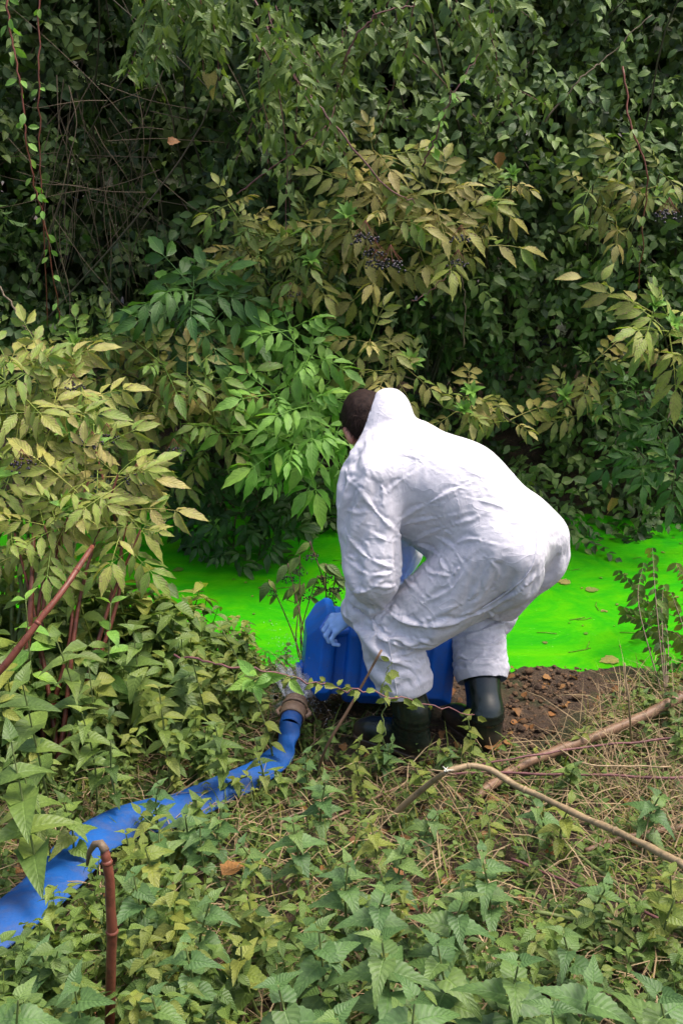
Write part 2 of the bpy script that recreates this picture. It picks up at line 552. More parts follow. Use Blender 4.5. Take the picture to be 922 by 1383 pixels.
def head(p):
    d = ell_d(p, hp(0, -0.012, 0.02), HR, (0.075, 0.095, 0.1))
    d = smin(d, ell_d(p, hp(0, 0.035, -0.045), HR, (0.056, 0.058, 0.075)), 0.05)         # jaw
    for s in (-1, 1):
        d = smin(d, ell_d(p, hp(s * 0.03, 0.072, -0.02), HR, (0.02, 0.018, 0.018)), 0.02)        # cheek
        d = smax(d, -ell_d(p, hp(s * 0.031, 0.098, 0.012), HR, (0.018, 0.014, 0.011)), 0.015)     # eye socket
        d = np.minimum(d, ell_d(p, hp(s * 0.031, 0.076, 0.011), HR, (0.0125, 0.0125, 0.0125)))
        ear = ell_d(p, hp(s * 0.082, -0.006, -0.004), HR, (0.013, 0.021, 0.034))
        ear = smax(ear, -ell_d(p, hp(s * 0.096, 0.000, 0.000), HR, (0.007, 0.011, 0.020)), 0.006)
        d = smin(d, ear, 0.008)
    d = smin(d, ell_d(p, hp(0, 0.078, 0.033), HR, (0.05, 0.016, 0.012)), 0.02)            # brow
    d = smin(d, seg_d(p, hp(0, 0.086, 0.015), hp(0, 0.108, -0.022), 0.008, 0.013), 0.012)  # nose
    d = smin(d, ell_d(p, hp(0, 0.09, -0.05), HR, (0.024, 0.013, 0.006)), 0.008)
    d = smin(d, ell_d(p, hp(0, 0.087, -0.062), HR, (0.02, 0.012, 0.006)), 0.008)
    d = smin(d, ell_d(p, hp(0, 0.072, -0.092), HR, (0.024, 0.022, 0.018)), 0.02)          # chin
    return d

def body_fn(p):
    d = smin(torso(p, -0.02, 0.08), glute(p, -0.015), 0.06)
    for s in 'LR':
        d = smin(d, leg(p, J['hip' + s], J['kne' + s], J['ank' + s], -0.008, 0.05, 1), 0.05)
        d = smin(d, arm(p, J['sho' + s], J['elb' + s], J['wri' + s], -0.006, 0.04), 0.05)
        d = smin(d, seg_d(p, J['wri' + s], J['wri' + s] + V3((-0.03, 0.01, -0.018)), 0.021, 0.016), 0.02)
        a = V3((J['ank' + s][0], J['ank' + s][1], 0.12 if s == 'L' else 0.10)); hd = V3((-0.135, 0.085, -0.025)) if s == 'L' else V3((-0.075, 0.13, -0.025))
        d = smin(d, smin(seg_d(p, J['ank' + s], a, 0.034, 0.034), seg_d(p, a, a + hd, 0.030, 0.020), 0.02), 0.02)
    neck = seg_d(p, shoM + TD * 0.02, hp(0, -0.03, -0.05), 0.062, 0.055)
    d = smin(d, neck, 0.05)
    return smin(d, head(p), 0.025)

def suit_fn(p):
    d = smin(torso(p, 0.012, 0.1), glute(p, 0.018), 0.08)
    belly = seg_d(p, hipM + TD * 0.10 - BD * 0.03, hipM + TD * 0.33 - BD * 0.02, 0.12, 0.125)
    d = smin(d, belly, 0.08)
    legs = None
    for s in 'LR':
        h, kn, an = J['hip' + s], J['kne' + s], J['ank' + s]
        cuff = kn + (an - kn) * (0.77 if s == 'L' else 0.735)
        e = seg_d(p, h + (kn - h) * 0.05, kn, 0.130 if s == 'L' else 0.137, 0.098 if s == 'L' else 0.108)
        e = smin(e, seg_d(p, kn, kn + (an - kn) * 0.5, 0.096, 0.094), 0.06)
        e = smin(e, seg_d(p, kn + (an - kn) * 0.5, an, 0.094, 0.088), 0.04)
        e = smax(e, (p - cuff) @ unit(an - kn).astype(np.float32), 0.004)
        legs = e if legs is None else smin(legs, e, 0.03)
    d = smin(d, legs, 0.035)
    for s in 'LR':
        S, E, W = J['sho' + s], J['elb' + s], J['wri' + s]
        a = seg_d(p, S + V3((-0.012, 0, 0)), E + V3((-0.012, 0, 0.0)), 0.106, 0.086)
        a = smin(a, seg_d(p, E, E + (W - E) * 0.7, 0.088, 0.062), 0.05)
        a = smin(a, seg_d(p, E + (W - E) * 0.7, E + (W - E) * 1.02, 0.06, 0.048), 0.03)
        d = smin(d, a, 0.035)
    neck = seg_d(p, shoM - TD * 0.04 - BD * 0.04, hoodC + V3((-0.01, 0, -0.05)), 0.085, 0.066)
    d = smin(d, neck, 0.035)
    hood = ell_d(p, hoodC, HOODR, (0.114, 0.096, 0.114))
    hood = smin(hood, ell_d(p, hoodC + V3((0.012, 0, 0.075)), HOODR, (0.06, 0.05, 0.05)), 0.04)
    d = smin(d, hood, 0.016)
    return smax(d, -hood_cut(p), 0.006)

HOODN = unit(np.array([-0.93, 0.24, 0.22])).astype(np.float32)
HOODO = V3(P(493, 574, 3.34))
HOODR = np.stack([unit(np.cross(HOODN, (0, 0, 1))), HOODN, unit(np.cross(unit(np.cross(HOODN, (0, 0, 1))), HOODN))])

def hood_cut(p):
    """region removed by the hood's opening (negative inside)"""
    half = -((p - HOODO) @ HOODN)
    ball = np.linalg.norm(p - (HOODO + V3((-0.05, 0, 0.03))), axis=-1) - 0.16
    return np.maximum(half, ball)

# ---------------------------------------------------------------- the coverall: cut out of the implicit surface, then draped as cloth
def cut_caps(V, Q):
    """open the cuffs and the hood: drop faces that lie on the cutting planes"""
    drop = np.zeros(len(V), bool)
    rim = np.zeros(len(V), bool)
    for s in 'LR':
        kn, an = J['kne' + s], J['ank' + s]
        c = kn + (an - kn) * (0.77 if s == 'L' else 0.735)
        ax = unit(an - kn)
        near = np.linalg.norm(V - c, axis=1) < 0.13
        t = (V - c) @ ax
        rad = np.linalg.norm(V - c - t[:, None] * ax, axis=1)
        drop |= near & (t > -0.006) & (rad < 0.084)
        rim |= near & (t > -0.035)
        S, E, W = J['sho' + s], J['elb' + s], J['wri' + s]
        ax = unit(W - E); t = (V - W) @ ax
        near = np.linalg.norm(V - W, axis=1) < 0.12
        drop |= near & (t > 0.004)
        rim |= near & (t > -0.04)
    t = (V - HOODO) @ HOODN
    near = np.linalg.norm(V - HOODO, axis=1) < 0.155
    rad = np.linalg.norm(V - HOODO - t[:, None] * HOODN, axis=1)
    drop |= near & (np.abs(t) < 0.008) & (rad < 0.108)
    drop |= near & (t > 0.012)
    rim |= (near & (t > -0.03)) | (np.linalg.norm(V - hoodC, axis=1) < 0.135)
    keep = ~drop[Q].any(1)
    Q = Q[keep]
    used = np.unique(Q)
    mp = np.full(len(V), -1); mp[used] = np.arange(len(used))
    return V[used], mp[Q], rim[used]

def smooth_rims(V, Q, n=12):
    E = np.concatenate([Q[:, [i, (i + 1) % 4]] for i in range(4)]); E = np.sort(E, 1)
    u, c = np.unique(E, axis=0, return_counts=True)
    b = u[c == 1]
    deg = np.zeros(len(V)); np.add.at(deg, b.ravel(), 1); on = deg > 0
    V = V.copy()
    for _ in range(n):
        acc = np.zeros_like(V); np.add.at(acc, b[:, 0], V[b[:, 1]]); np.add.at(acc, b[:, 1], V[b[:, 0]])
        V[on] = 0.5 * V[on] + 0.5 * acc[on] / deg[on][:, None]
    return V

def island_clean(V, Q):
    """keep the largest connected piece"""
    lab = np.arange(len(V))
    while True:
        m = lab[Q].min(1)
        new = lab.copy(); np.minimum.at(new, Q.ravel(), np.repeat(m, 4))
        new = new[new]
        if (new == lab).all(): break
        lab = new
    c = np.bincount(lab, minlength=len(V)).argmax()
    keepv = lab == c
    Q = Q[keepv[Q].all(1)]
    used = np.unique(Q); mp = np.full(len(V), -1); mp[used] = np.arange(len(used))
    return mp[Q], used

def drape(V, Q, rim, collider, frames_n=26, grow=-0.07):
    me = mesh_np('drape', V, Q)
    o = bpy.data.objects.new('drape', me); COL.objects.link(o)
    vg = o.vertex_groups.new(name='pin')
    vg.add([int(i) for i in np.nonzero(rim)[0]], 1.0, 'REPLACE')
    cm = o.modifiers.new('cloth', 'CLOTH')
    st = cm.settings
    st.quality = 5; st.mass = 0.25
    st.tension_stiffness = 25; st.compression_stiffness = 25; st.shear_stiffness = 12
    st.bending_stiffness = 1.6
    st.tension_damping = 8; st.compression_damping = 8; st.shear_damping = 8; st.bending_damping = 0.5
    st.air_damping = 3
    st.vertex_group_mass = 'pin'
    st.shrink_min = grow; st.shrink_max = grow
    cm.collision_settings.collision_quality = 2
    cm.collision_settings.distance_min = 0.008
    cm.collision_settings.use_self_collision = False
    collider.modifiers.new('col', 'COLLISION')
    collider.collision.thickness_outer = 0.006
    collider.collision.cloth_friction = 25
    cm.point_cache.frame_start = 1; cm.point_cache.frame_end = frames_n
    SC.frame_start = 1; SC.frame_end = frames_n
    for f in range(1, frames_n + 1):
        SC.frame_set(f)
    dg = bpy.context.evaluated_depsgraph_get()
    ev = o.evaluated_get(dg).to_mesh()
    co = np.empty(len(V) * 3, np.float32); ev.vertices.foreach_get('co', co)
    co = co.reshape(-1, 3)
    bpy.data.objects.remove(o)
    collider.modifiers.clear()
    SC.frame_set(1)
    return co

# ---------------------------------------------------------------- materials of the figure
def mat_fabric():
    m = NT('white_nonwoven_fabric')
    tc = m.n('TexCoord'); o = tc.outputs['Object']
    big = m.noise(7, 4, 0.6, o, 0.6)
    fib = m.noise(420, 3, 0.7, o)
    mott = m.noise(60, 4, 0.7, o)
    mp = m.n('Mapping'); mp.inputs['Rotation'].default_value = (0.4, 0.7, 0.3); mp.inputs['Scale'].default_value = (1, 2.2, 1.2); m.l(o, mp.inputs[0])
    r1 = m.noise(5.5, 2, 0.45, mp.outputs[0], 1.3)
    mp2 = m.n('Mapping'); mp2.inputs['Rotation'].default_value = (-0.6, 0.2, 1.3); mp2.inputs['Scale'].default_value = (1.1, 2.6, 1); m.l(o, mp2.inputs[0])
    r2 = m.noise(8, 2, 0.45, mp2.outputs[0], 1.0)
    def ridge(x): return m.ramp(m.math('ABSOLUTE', m.math('SUBTRACT', x, 0.5)), [(0, (1, 1, 1)), (0.018, (0.55, 0.55, 0.55)), (0.12, (0, 0, 0))])
    h = m.math('ADD', m.math('MULTIPLY', ridge(r1), m.math('MULTIPLY', big, 1.0)), m.math('ADD', m.math('MULTIPLY', ridge(r2), m.math('MULTIPLY', mott, 0.6)), m.math('MULTIPLY', big, 1.8)))
    b1 = m.bump(h, 0.45, 0.006)
    nb = m.n('Bump'); nb.inputs['Strength'].default_value = 0.35; nb.inputs['Distance'].default_value = 0.001
    m.l(m.math('ADD', fib, mott), nb.inputs['Height']); m.l(b1, nb.inputs['Normal'])
    soft = m.noise(26, 5, 0.7, o)
    col = m.ramp(m.math('ADD', m.math('MULTIPLY', mott, 0.4), m.math('MULTIPLY', soft, 0.6)), [(0.36, (0.51, 0.495, 0.545)), (0.62, (0.65, 0.625, 0.67))])
    p = m.pbr(col, 0.62, 0.3, nb.outputs[0])
    tr = m.n('BsdfTranslucent'); tr.inputs[0].default_value = (0.8, 0.78, 0.82, 1)
    ms = m.n('MixShader'); ms.inputs[0].default_value = 0.08
    m.l(p.outputs[0], ms.inputs[1]); m.l(tr.outputs[0], ms.inputs[2])
    return m.done(ms.outputs[0])

def mat_skin():
    m = NT('skin')
    tc = m.n('TexCoord')
    col = m.ramp(m.noise(30, 3, 0.6, tc.outputs['Object']), [(0.3, (0.50, 0.20, 0.13)), (0.7, (0.62, 0.28, 0.19))])
    p = m.pbr(col, 0.5, 0.4); p.inputs['Subsurface Weight'].default_value = 0.15; p.inputs['Subsurface Radius'].default_value = (0.01, 0.004, 0.002)
    return m.done(p.outputs[0])

def mat_plain(name, c1, c2, rough, spec, scale=12, bump=0.2, bd=0.002, dirt=0.0):
    m = NT(name)
    tc = m.n('TexCoord')
    n1 = m.noise(scale, 4, 0.6, tc.outputs['Object'])
    col = m.ramp(n1, [(0.3, c1), (0.7, c2)])
    if dirt:
        dn = m.noise(5, 7, 0.75, tc.outputs['Object'], 0.4)
        col = m.mix(m.math('MULTIPLY', m.ramp(dn, [(0.47, (0, 0, 0)), (0.62, (1, 1, 1))]), dirt), col, (0.10, 0.075, 0.05))
        sn = m.noise(90, 4, 0.8, tc.outputs['Object'])
        col = m.mix(m.math('MULTIPLY', m.ramp(sn, [(0.64, (0, 0, 0)), (0.7, (1, 1, 1))]), dirt * 1.6, None, True), col, (0.16, 0.12, 0.08))
    p = m.pbr(col, m.math('ADD', rough - 0.08, m.math('MULTIPLY', n1, 0.16)), spec, m.bump(m.noise(scale * 8, 3, 0.6, tc.outputs['Object']), bump, bd))
    return m.done(p.outputs[0])

M_FAB = mat_fabric(); M_SKIN = mat_skin()
M_GLOVE = mat_plain('blue_nitrile', (0.24, 0.40, 0.78), (0.32, 0.50, 0.88), 0.45, 0.4, 40, 0.3)

def mat_rubber():
    m = NT('dark_green_rubber')
    tc = m.n('TexCoord')
    n1 = m.noise(9, 5, 0.65, tc.outputs['Object']); n2 = m.noise(90, 3, 0.6, tc.outputs['Object'])
    sep = m.n('SeparateXYZ'); m.l(tc.outputs['Object'], sep.inputs[0])
    col = m.ramp(n2, [(0.3, (0.004, 0.008, 0.006)), (0.7, (0.009, 0.015, 0.011))])
    mudf = m.math('MULTIPLY', m.math('SUBTRACT', 0.85, m.math('MULTIPLY', sep.outputs[2], 3.8)), m.math('MULTIPLY', n1, 2.2), clamp=True)
    col = m.mix(m.ramp(mudf, [(0.3, (0, 0, 0)), (0.6, (1, 1, 1))]), col, (0.07, 0.045, 0.028))
    p = m.pbr(col, m.math('ADD', 0.2, m.math('MULTIPLY', mudf, 0.3)), 0.55, m.bump(n2, 0.15, 0.002))
    return m.done(p.outputs[0])
M_RUB = mat_rubber()

# ---------------------------------------------------------------- person
LO, HI = (-0.25, 2.7, -0.02), (1.0, 3.95, 1.45)
V, Q = surface(suit_fn, LO, HI, 0.0135)
V, Q, rim = cut_caps(V, Q)
Q, used = island_clean(V, Q); V = smooth_rims(V[used], Q); rim = rim[used]

def collider_fn(p):
    pad = smax(suit_fn(p) + 0.017, -((p - hipM) @ BD.astype(np.float32) - 0.045), 0.05)
    d = smin(body_fn(p), pad, 0.02)
    for s in 'LR':                       # the trouser legs stand off the shins
        kn, an = J['kne' + s], J['ank' + s]
        d = smin(d, seg_d(p, kn + (an - kn) * 0.25, kn + (an - kn) * 0.66, 0.078, 0.078), 0.03)
    return d
CVt, CQ = surface(collider_fn, LO, HI, 0.017)
col_o = link('collider', mesh_np('collider', CVt, CQ))
V2 = drape(V, Q, rim, col_o, 28, -0.075)
if not np.isfinite(V2).all(): V2 = V
bpy.data.objects.remove(col_o)

BV, BQ = surface(body_fn, LO, HI, 0.0075)
person = link('person', mesh_np('person', BV, BQ), None, M_SKIN)
tag(person, 'person in white hooded coverall and dark rubber boots bending over a blue canister', 'person')

cover = mesh_np('coverall', V2, Q)
bm = bmesh.new(); bm.from_mesh(cover)
bmesh.ops.recalc_face_normals(bm, faces=bm.faces)
bm.to_mesh(cover); bm.free()
tmp = link('tmp', cover)
tmp.modifiers.new('smooth', 'SUBSURF').levels = 1
cover = bpy.data.meshes.new_from_object(tmp.evaluated_get(bpy.context.evaluated_depsgraph_get()))
bpy.data.objects.remove(tmp)
nV = len(cover.vertices)
co = np.empty(nV * 3, np.float32); cover.vertices.foreach_get('co', co); co = co.reshape(-1, 3)
no = np.empty(nV * 3, np.float32); cover.vertices.foreach_get('normal', no); no = no.reshape(-1, 3)
from mathutils.bvhtree import BVHTree
bvh = BVHTree.FromPolygons([tuple(v) for v in V2], [tuple(int(i) for i in q) for q in Q])
def on_suit(px, py):
    h = bvh.ray_cast(Vector((0, 0, CAM_Z)), ray(px, py).normalized())
    return (h[0], h[1]) if h[0] is not None else (None, None)
# the creases one can follow on the cloth, each a sharp ridge with a hollow beside it (amplitude in mm, width in mm)
FOLDS = [
 (5, 9, [(340,448),(420,402),(500,362),(575,325)]), (4, 8, [(345,462),(430,442),(525,428)]), (6, 10, [(225,350),(285,425),(335,475)]),
 (4, 7, [(300,380),(340,335),(390,305)]), (3, 7, [(280,320),(303,362),(292,420)]), (5, 8, [(380,512),(470,470),(560,442),(610,418)]),
 (7, 9, [(362,524),(402,516),(460,545),(484,604)]), (6, 8, [(448,602),(500,607),(522,590),(562,540)]), (6, 9, [(378,580),(366,618),(400,655)]),
 (8, 12, [(280,688),(350,738),(430,760),(530,742),(640,690),(735,625)]), (5, 8, [(300,722),(400,752),(480,744),(560,715)]),
 (9, 11, [(262,715),(282,778),(342,813),(450,822)]), (6, 8, [(318,795),(395,797),(442,815)]), (4, 8, [(500,522),(560,500),(645,520)]),
 (3, 8, [(640,460),(700,452),(732,482)]), (7, 10, [(540,790),(600,768),(688,742)]), (6, 9, [(545,802),(620,812),(672,788)]),
 (6, 9, [(200,500),(258,556),(335,588)]), (5, 8, [(190,560),(250,602),(310,604),(352,580)]), (6, 9, [(212,662),(262,650),(304,620)]),
 (4, 8, [(178,410),(232,422),(290,402)]), (5, 9, [(590,620),(558,678),(470,722)]), (4, 8, [(612,560),(642,600),(602,662)]),
 (4, 7, [(400,540),(442,600),(482,592)]), (4, 8, [(250,470),(300,500),(345,505)]), (5, 8, [(420,690),(500,650),(540,600)]),
 (3, 8, [(480,250),(560,300),(640,330)]), (3, 9, [(300,260),(380,250),(460,300)]), (4, 9, [(560,380),(640,400),(700,440)]),
 (5, 8, [(270,640),(330,640),(400,600)]), (4, 7, [(300,880),(360,860),(440,870)]), (4, 8, [(520,860),(600,870),(670,850)]),
 (5, 9, [(640,690),(700,660),(760,600)]), (4, 8, [(430,480),(500,520),(540,580)]), (4, 8, [(600,700),(640,740),(690,720)]),
]
rf = random.Random(5)
for k in range(64):                      # many lesser creases that run along with their neighbours
    a_, w_, pp_ = rf.choice(FOLDS[:36])
    i = rf.randrange(len(pp_) - 1); dx, dy = pp_[i + 1][0] - pp_[i][0], pp_[i + 1][1] - pp_[i][1]
    L_ = math.hypot(dx, dy); an_ = math.atan2(dy, dx) + rf.gauss(0, 0.35); s_ = rf.uniform(22, 60)
    ox, oy = pp_[i][0] + rf.uniform(-38, 38), pp_[i][1] + rf.uniform(-38, 38)
    FOLDS.append((rf.uniform(1.6, 3.6), rf.uniform(3.5, 6), [(ox, oy), (ox + s_ * 0.5 * math.cos(an_), oy + s_ * 0.5 * math.sin(an_)), (ox + s_ * math.cos(an_ + 0.25), oy + s_ * math.sin(an_ + 0.25))]))
disp = np.zeros(nV, np.float32)
for amp, wid, pts in FOLDS:
    c = spline([(380 + a / 2.195, 500 + b / 2.195, 0) for a, b in pts], 8)
    L3, N3 = [], []
    for q in c:
        p, n = on_suit(q[0], q[1])
        if p is not None: L3.append(tuple(p)); N3.append(tuple(n if n.dot(ray(q[0], q[1])) < 0 else -n))
    if len(L3) < 4: continue
    L3 = np.array(L3, np.float32); N3 = np.array(N3, np.float32)
    near = np.nonzero(((co > L3.min(0) - 0.05) & (co < L3.max(0) + 0.05)).all(1))[0]
    X = co[near]
    D = X[:, None] - L3[None]
    k = (D * D).sum(-1).argmin(1)
    t = unit(np.gradient(L3, axis=0))[k]
    r = X - L3[k]; r -= (r * t).sum(1)[:, None] * t
    side = (r * np.cross(N3[k], t)).sum(1)
    hgt = np.abs((r * N3[k]).sum(1))
    ends = np.sin(np.pi * np.clip((k + 0.7) / len(L3), 0, 1)) ** 0.6
    endd = np.sqrt((D[np.arange(len(near)), k] ** 2).sum(1))
    w = wid / 1000 * (0.75 + 0.5 * np.sin(k * 0.6 + amp)) * 0.68
    prof = np.exp(-np.abs(side / w) ** 1.4) - 0.7 * np.exp(-((side - 1.9 * w) / (1.1 * w)) ** 2) - 0.2 * np.exp(-((side + 2.2 * w) / (1.5 * w)) ** 2)
    far = np.exp(-(hgt / 0.03) ** 2) * (endd < 0.06)
    disp[near] += 1.6 * amp / 1000 * prof * ends * far
flip = (no * (co - hipM)).sum(1).mean() < 0
co2 = co + no * (disp * (-1 if flip else 1))[:, None]
cover.vertices.foreach_set('co', co2.astype(np.float32).ravel()); cover.update()
cover.polygons.foreach_set('use_smooth', np.ones(len(cover.polygons), bool))
suit = link('coverall', cover, person, M_FAB)
md = suit.modifiers.new('smooth', 'SUBSURF'); md.levels = 1; md.render_levels = 1
md = suit.modifiers.new('thickness', 'SOLIDIFY'); md.thickness = 0.0012; md.offset = -1

# seams laid on the cloth: centre back down to the crotch, outside of the left sleeve
def seam(pxs, r):
    pts = []
    c = spline([(a, b, 0) for a, b in pxs], 14)
    for q in c:
        p, n = on_suit(q[0], q[1])
        if p is not None:
            if n.dot(ray(q[0], q[1])) > 0: n = -n
            pts.append(p + n * 0.0005)
    if len(pts) < 6: return
    pts = np.array([tuple(p) for p in pts])
    for _ in range(3): pts[1:-1] = (pts[:-2] + 2 * pts[1:-1] + pts[2:]) / 4
    Vt, Ft, _ = tube(pts, r, 6)
    link('seam', mesh_np('seam', Vt, Ft), suit, M_FAB)
seam([(692, 640), (712, 672), (722, 705), (724, 740), (712, 775), (684, 800), (650, 822)], 0.0032)
seam([(524, 862), (530, 900), (536, 940)], 0.0022)

# hair: a cap over the skull plus short strands
def hair_fn(p):
    d = ell_d(p, hp(0, -0.012, 0.02), HR, (0.083, 0.103, 0.108))
    face = (p - hp(0, 0.065, 0.04)) @ unit(HF * 0.8 - HU * 0.55).astype(np.float32)
    side = np.minimum(-(p - hp(0, 0, 0.012)) @ HU.astype(np.float32), (p - hp(0, -0.022, 0)) @ HF.astype(np.float32) * 1.0)
    side = np.maximum(side, -(p - hp(0, 0, -0.085)) @ HU.astype(np.float32))
    return smax(smax(d, face, 0.01), side, 0.012)
hv, hq = surface(hair_fn, headC - 0.15, headC + 0.15, 0.006)
nz = np.array([mnoise.noise(Vector(v) * 60) for v in hv])
hv = hv + unit(hv - headC) * (nz * 0.003)[:, None]
M_HAIR = mat_plain('dark_brown_hair', (0.012, 0.006, 0.005), (0.034, 0.018, 0.013), 0.6, 0.15, 90, 0.8, 0.003)
hair = link('hair', mesh_np('hair', hv, hq), person, M_HAIR)
S = Soup()
sel = RNG.integers(0, len(hv), 5200)
base = hv[sel]; nr = unit(base - headC)
fl = unit(np.cross(nr, RNG.normal(size=nr.shape)) * 0.5 + (-HU + HF * 0.5) * 0.8 + nr * 0.55)
T = (np.array([(-0.5, 0, 0), (0.5, 0, 0), (0.25, 0.6, 0.1), (-0.25, 0.6, 0.1), (0, 1, 0.05)], np.float32) * np.array([0.09, 1, 1], np.float32),
     np.array([(0, 1, 2), (0, 2, 3), (3, 2, 4)]), np.zeros((5, 2), np.float32), np.zeros(5, np.float32))
S.inst(T, frames(fl, nr), base - nr * 0.002, RNG.uniform(0.012, 0.026, len(sel)), RNG.random(len(sel)))
tag(link('strands', S.mesh('strands'), hair, M_HAIR), kind='stuff')
hair.location = tuple(-c for c in person.location)

# eyes and brows, seen only from the side
for s in (-1, 1):
    ev_, eq = surface(lambda p: ell_d(p, hp(s * 0.031, 0.0765, 0.011), HR, (0.0128, 0.0128, 0.0128)), hp(s * 0.031, 0.0765, 0.011) - 0.02, hp(s * 0.031, 0.0765, 0.011) + 0.02, 0.003)
    link('eye', mesh_np('eye', ev_, eq), person, mat_plain('eye_white', (0.6, 0.58, 0.55), (0.7, 0.68, 0.65), 0.2, 0.5))
    link('eyebrow', mesh_np('eyebrow', *tube([hp(s * 0.012, 0.098, 0.032), hp(s * 0.032, 0.097, 0.037), hp(s * 0.052, 0.085, 0.032)], [0.003, 0.004, 0.002], 6)[:2]), person, M_HAIR)

# gloves: palm, four fingers of different length closed round the grip, thumb from the side of the palm
def make_glove(W, E, side, K, curl):
    """W wrist, E elbow, K = four knuckle points index..little; curl = list of three finger directions"""
    palm_c = (W + (K[1] + K[2]) / 2) / 2
    across = unit(K[3] - K[0]); along = unit((K[1] + K[2]) / 2 - W); nrm = unit(np.cross(across, along))
    if nrm[2] < 0: nrm = -nrm
    L = [(0.036, 0.024, 0.020), (0.040, 0.027, 0.022), (0.037, 0.025, 0.021), (0.029, 0.019, 0.018)]
    R = [0.0098, 0.0102, 0.0096, 0.0086]
    ch = []
    for i in range(4):
        p = K[i]; pts = [p]
        for j in range(3):
            d = unit(curl[j] + across * (i - 1.5) * 0.05 * (1 + 0.3 * j) + V3((0, 0, 0.06 * ((i * 7) % 3 - 1))))
            p = p + d * L[i][j]; pts.append(p)
        ch.append(pts)
    tb = W + (K[0] - W) * 0.35 - nrm * 0.012
    t1 = tb + unit(-across * 0.9 + along * 0.6 - nrm * 0.5) * 0.036
    t2 = t1 + unit(-across * 0.2 + along * 0.6 - nrm * 0.9) * 0.030
    t3 = t2 + unit(across * 0.3 + along * 0.5 - nrm * 0.9) * 0.024
    back = unit(E - W)
    def fn(p):
        d = None
        for i in range(4):
            e = seg_d(p, W + (K[i] - W) * 0.3, K[i], 0.013, 0.0112, nrm, 0.95)
            d = e if d is None else smin(d, e, 0.012)
        d = smin(d, seg_d(p, W + back * 0.01, palm_c, 0.0255, 0.026, nrm, 0.72), 0.015)
        d = smin(d, seg_d(p, W + back * 0.055, W, 0.034, 0.029, nrm, 0.85), 0.012)
        for i in range(4):
            f = None
            for j in range(3):
                r = R[i] * (1 - 0.07 * j)
                e = seg_d(p, ch[i][j], ch[i][j + 1], r, r * 0.93)
                f = e if f is None else smin(f, e, 0.003)
            f = np.minimum(f, np.linalg.norm(p - ch[i][1], axis=-1) - R[i] * 1.04)
            d = smin(d, f, 0.0035)
        th = smin(seg_d(p, tb, t1, 0.0155, 0.0122), smin(seg_d(p, t1, t2, 0.0118, 0.0108), seg_d(p, t2, t3, 0.0108, 0.0092), 0.004), 0.004)
        return smin(d, th, 0.008)
    c = palm_c
    v, q = surface(fn, np.minimum(c, W) - 0.13, np.maximum(c, W) + 0.13, 0.0032)
    me = mesh_np('glove', v, q)
    return link('glove', me, person, M_GLOVE)
Wl = J['wriL']
Kl = [V3(P(449, 832, 3.245)), V3(P(446, 839, 3.222)), V3(P(448, 847, 3.200)), V3(P(453, 854, 3.181))]
make_glove(Wl, J['elbL'], 1, Kl, [V3((-0.50, -0.05, -0.80)), V3((0.40, 0.0, -0.88)), V3((0.92, 0.1, -0.10))])
Wr = J['wriR']
Kr = [Wr + V3(v) for v in ((-0.055, -0.045, -0.055), (-0.035, -0.035, -0.075), (-0.015, -0.027, -0.083), (0.006, -0.018, -0.08))]
make_glove(Wr, J['elbR'], -1, Kr, [V3((-0.1, -0.6, -0.75)), V3((0.0, -0.95, -0.25)), V3((0.0, -0.75, 0.5))])

# boots
def make_boot(A, heading, ground, top):
    f = unit(np.array([heading[0], heading[1], 0.0])); l = np.array([-f[1], f[0], 0.0]); u = np.array([0, 0, 1.0])
    O = np.array([A[0], A[1], ground])
    R = np.stack([f, l, u]).astype(np.float32)
    At = (np.array(A) - O) @ R.T; Tp = (np.array(top) - O) @ R.T
    def fn(q):
        p = (q - O.astype(np.float32)) @ R.T
        sh = smin(seg_d(p, (At[0] - 0.004, 0, 0.10), At, 0.053, 0.058), seg_d(p, At, Tp, 0.058, 0.070), 0.03)
        sh = smax(sh, (p - Tp) @ unit(Tp - At).astype(np.float32) , 0.004)
        heel = seg_d(p, (-0.03, 0, 0.055), (0.0, 0, 0.06), 0.045, 0.046, (0, 1, 0), 0.9)
        ins = seg_d(p, (0.02, 0, 0.08), (0.15, 0, 0.052), 0.05, 0.04, (0, 1, 0), 1.05)
        toe = seg_d(p, (0.12, 0, 0.045), (0.185, 0.004, 0.042), 0.044, 0.038, (0, 0, 1), 0.92)
        d = smin(smin(heel, ins, 0.04), toe, 0.03)
        d = smax(d, 0.022 - p[..., 2], 0.006)
        d = smin(d, sh, 0.035)
        ring = np.abs((p[..., 2] - 0.13 - 0.15 * p[..., 0]) % 0.028 - 0.014)
        d = d - 0.0035 * np.exp(-(ring / 0.006) ** 2) * np.clip(1 - np.abs(p[..., 2] - 0.14) / 0.05, 0, 1)
        return d
    def sole(q):
        p = (q - O.astype(np.float32)) @ R.T
        o = np.minimum(seg_d(p * np.array([1, 1, 0], np.float32), (-0.03, 0, 0), (0.04, 0, 0), 0.046, 0.042),
                       seg_d(p * np.array([1, 1, 0], np.float32), (0.05, 0, 0), (0.18, 0.004, 0), 0.043, 0.045))
        z = np.abs(p[..., 2] - 0.012) - 0.014
        d = smax(o, z, 0.004)
        arch = np.maximum(np.abs(p[..., 0] - 0.045) - 0.022, p[..., 2] - 0.008)
        tread = np.maximum(np.abs((p[..., 0] % 0.022) - 0.011) - 0.004, p[..., 2] - 0.003)
        return np.maximum(np.maximum(d, -arch), -tread)
    lo = O + np.array([-0.26, -0.26, -0.02]); hi = O + np.array([0.26, 0.26, 0.5])
    v, q = surface(fn, lo, hi, 0.006)
    b = link('boot', mesh_np('boot', v, q), person, M_RUB)
    v, q = surface(sole, lo, hi * np.array([1, 1, 0]) + np.array([0, 0, ground + 0.05]), 0.0045, 1)
    link('sole', mesh_np('sole', v, q), b, M_RUB)
    b.location = (0, 0, 0)
    return b
GZ = 0.045
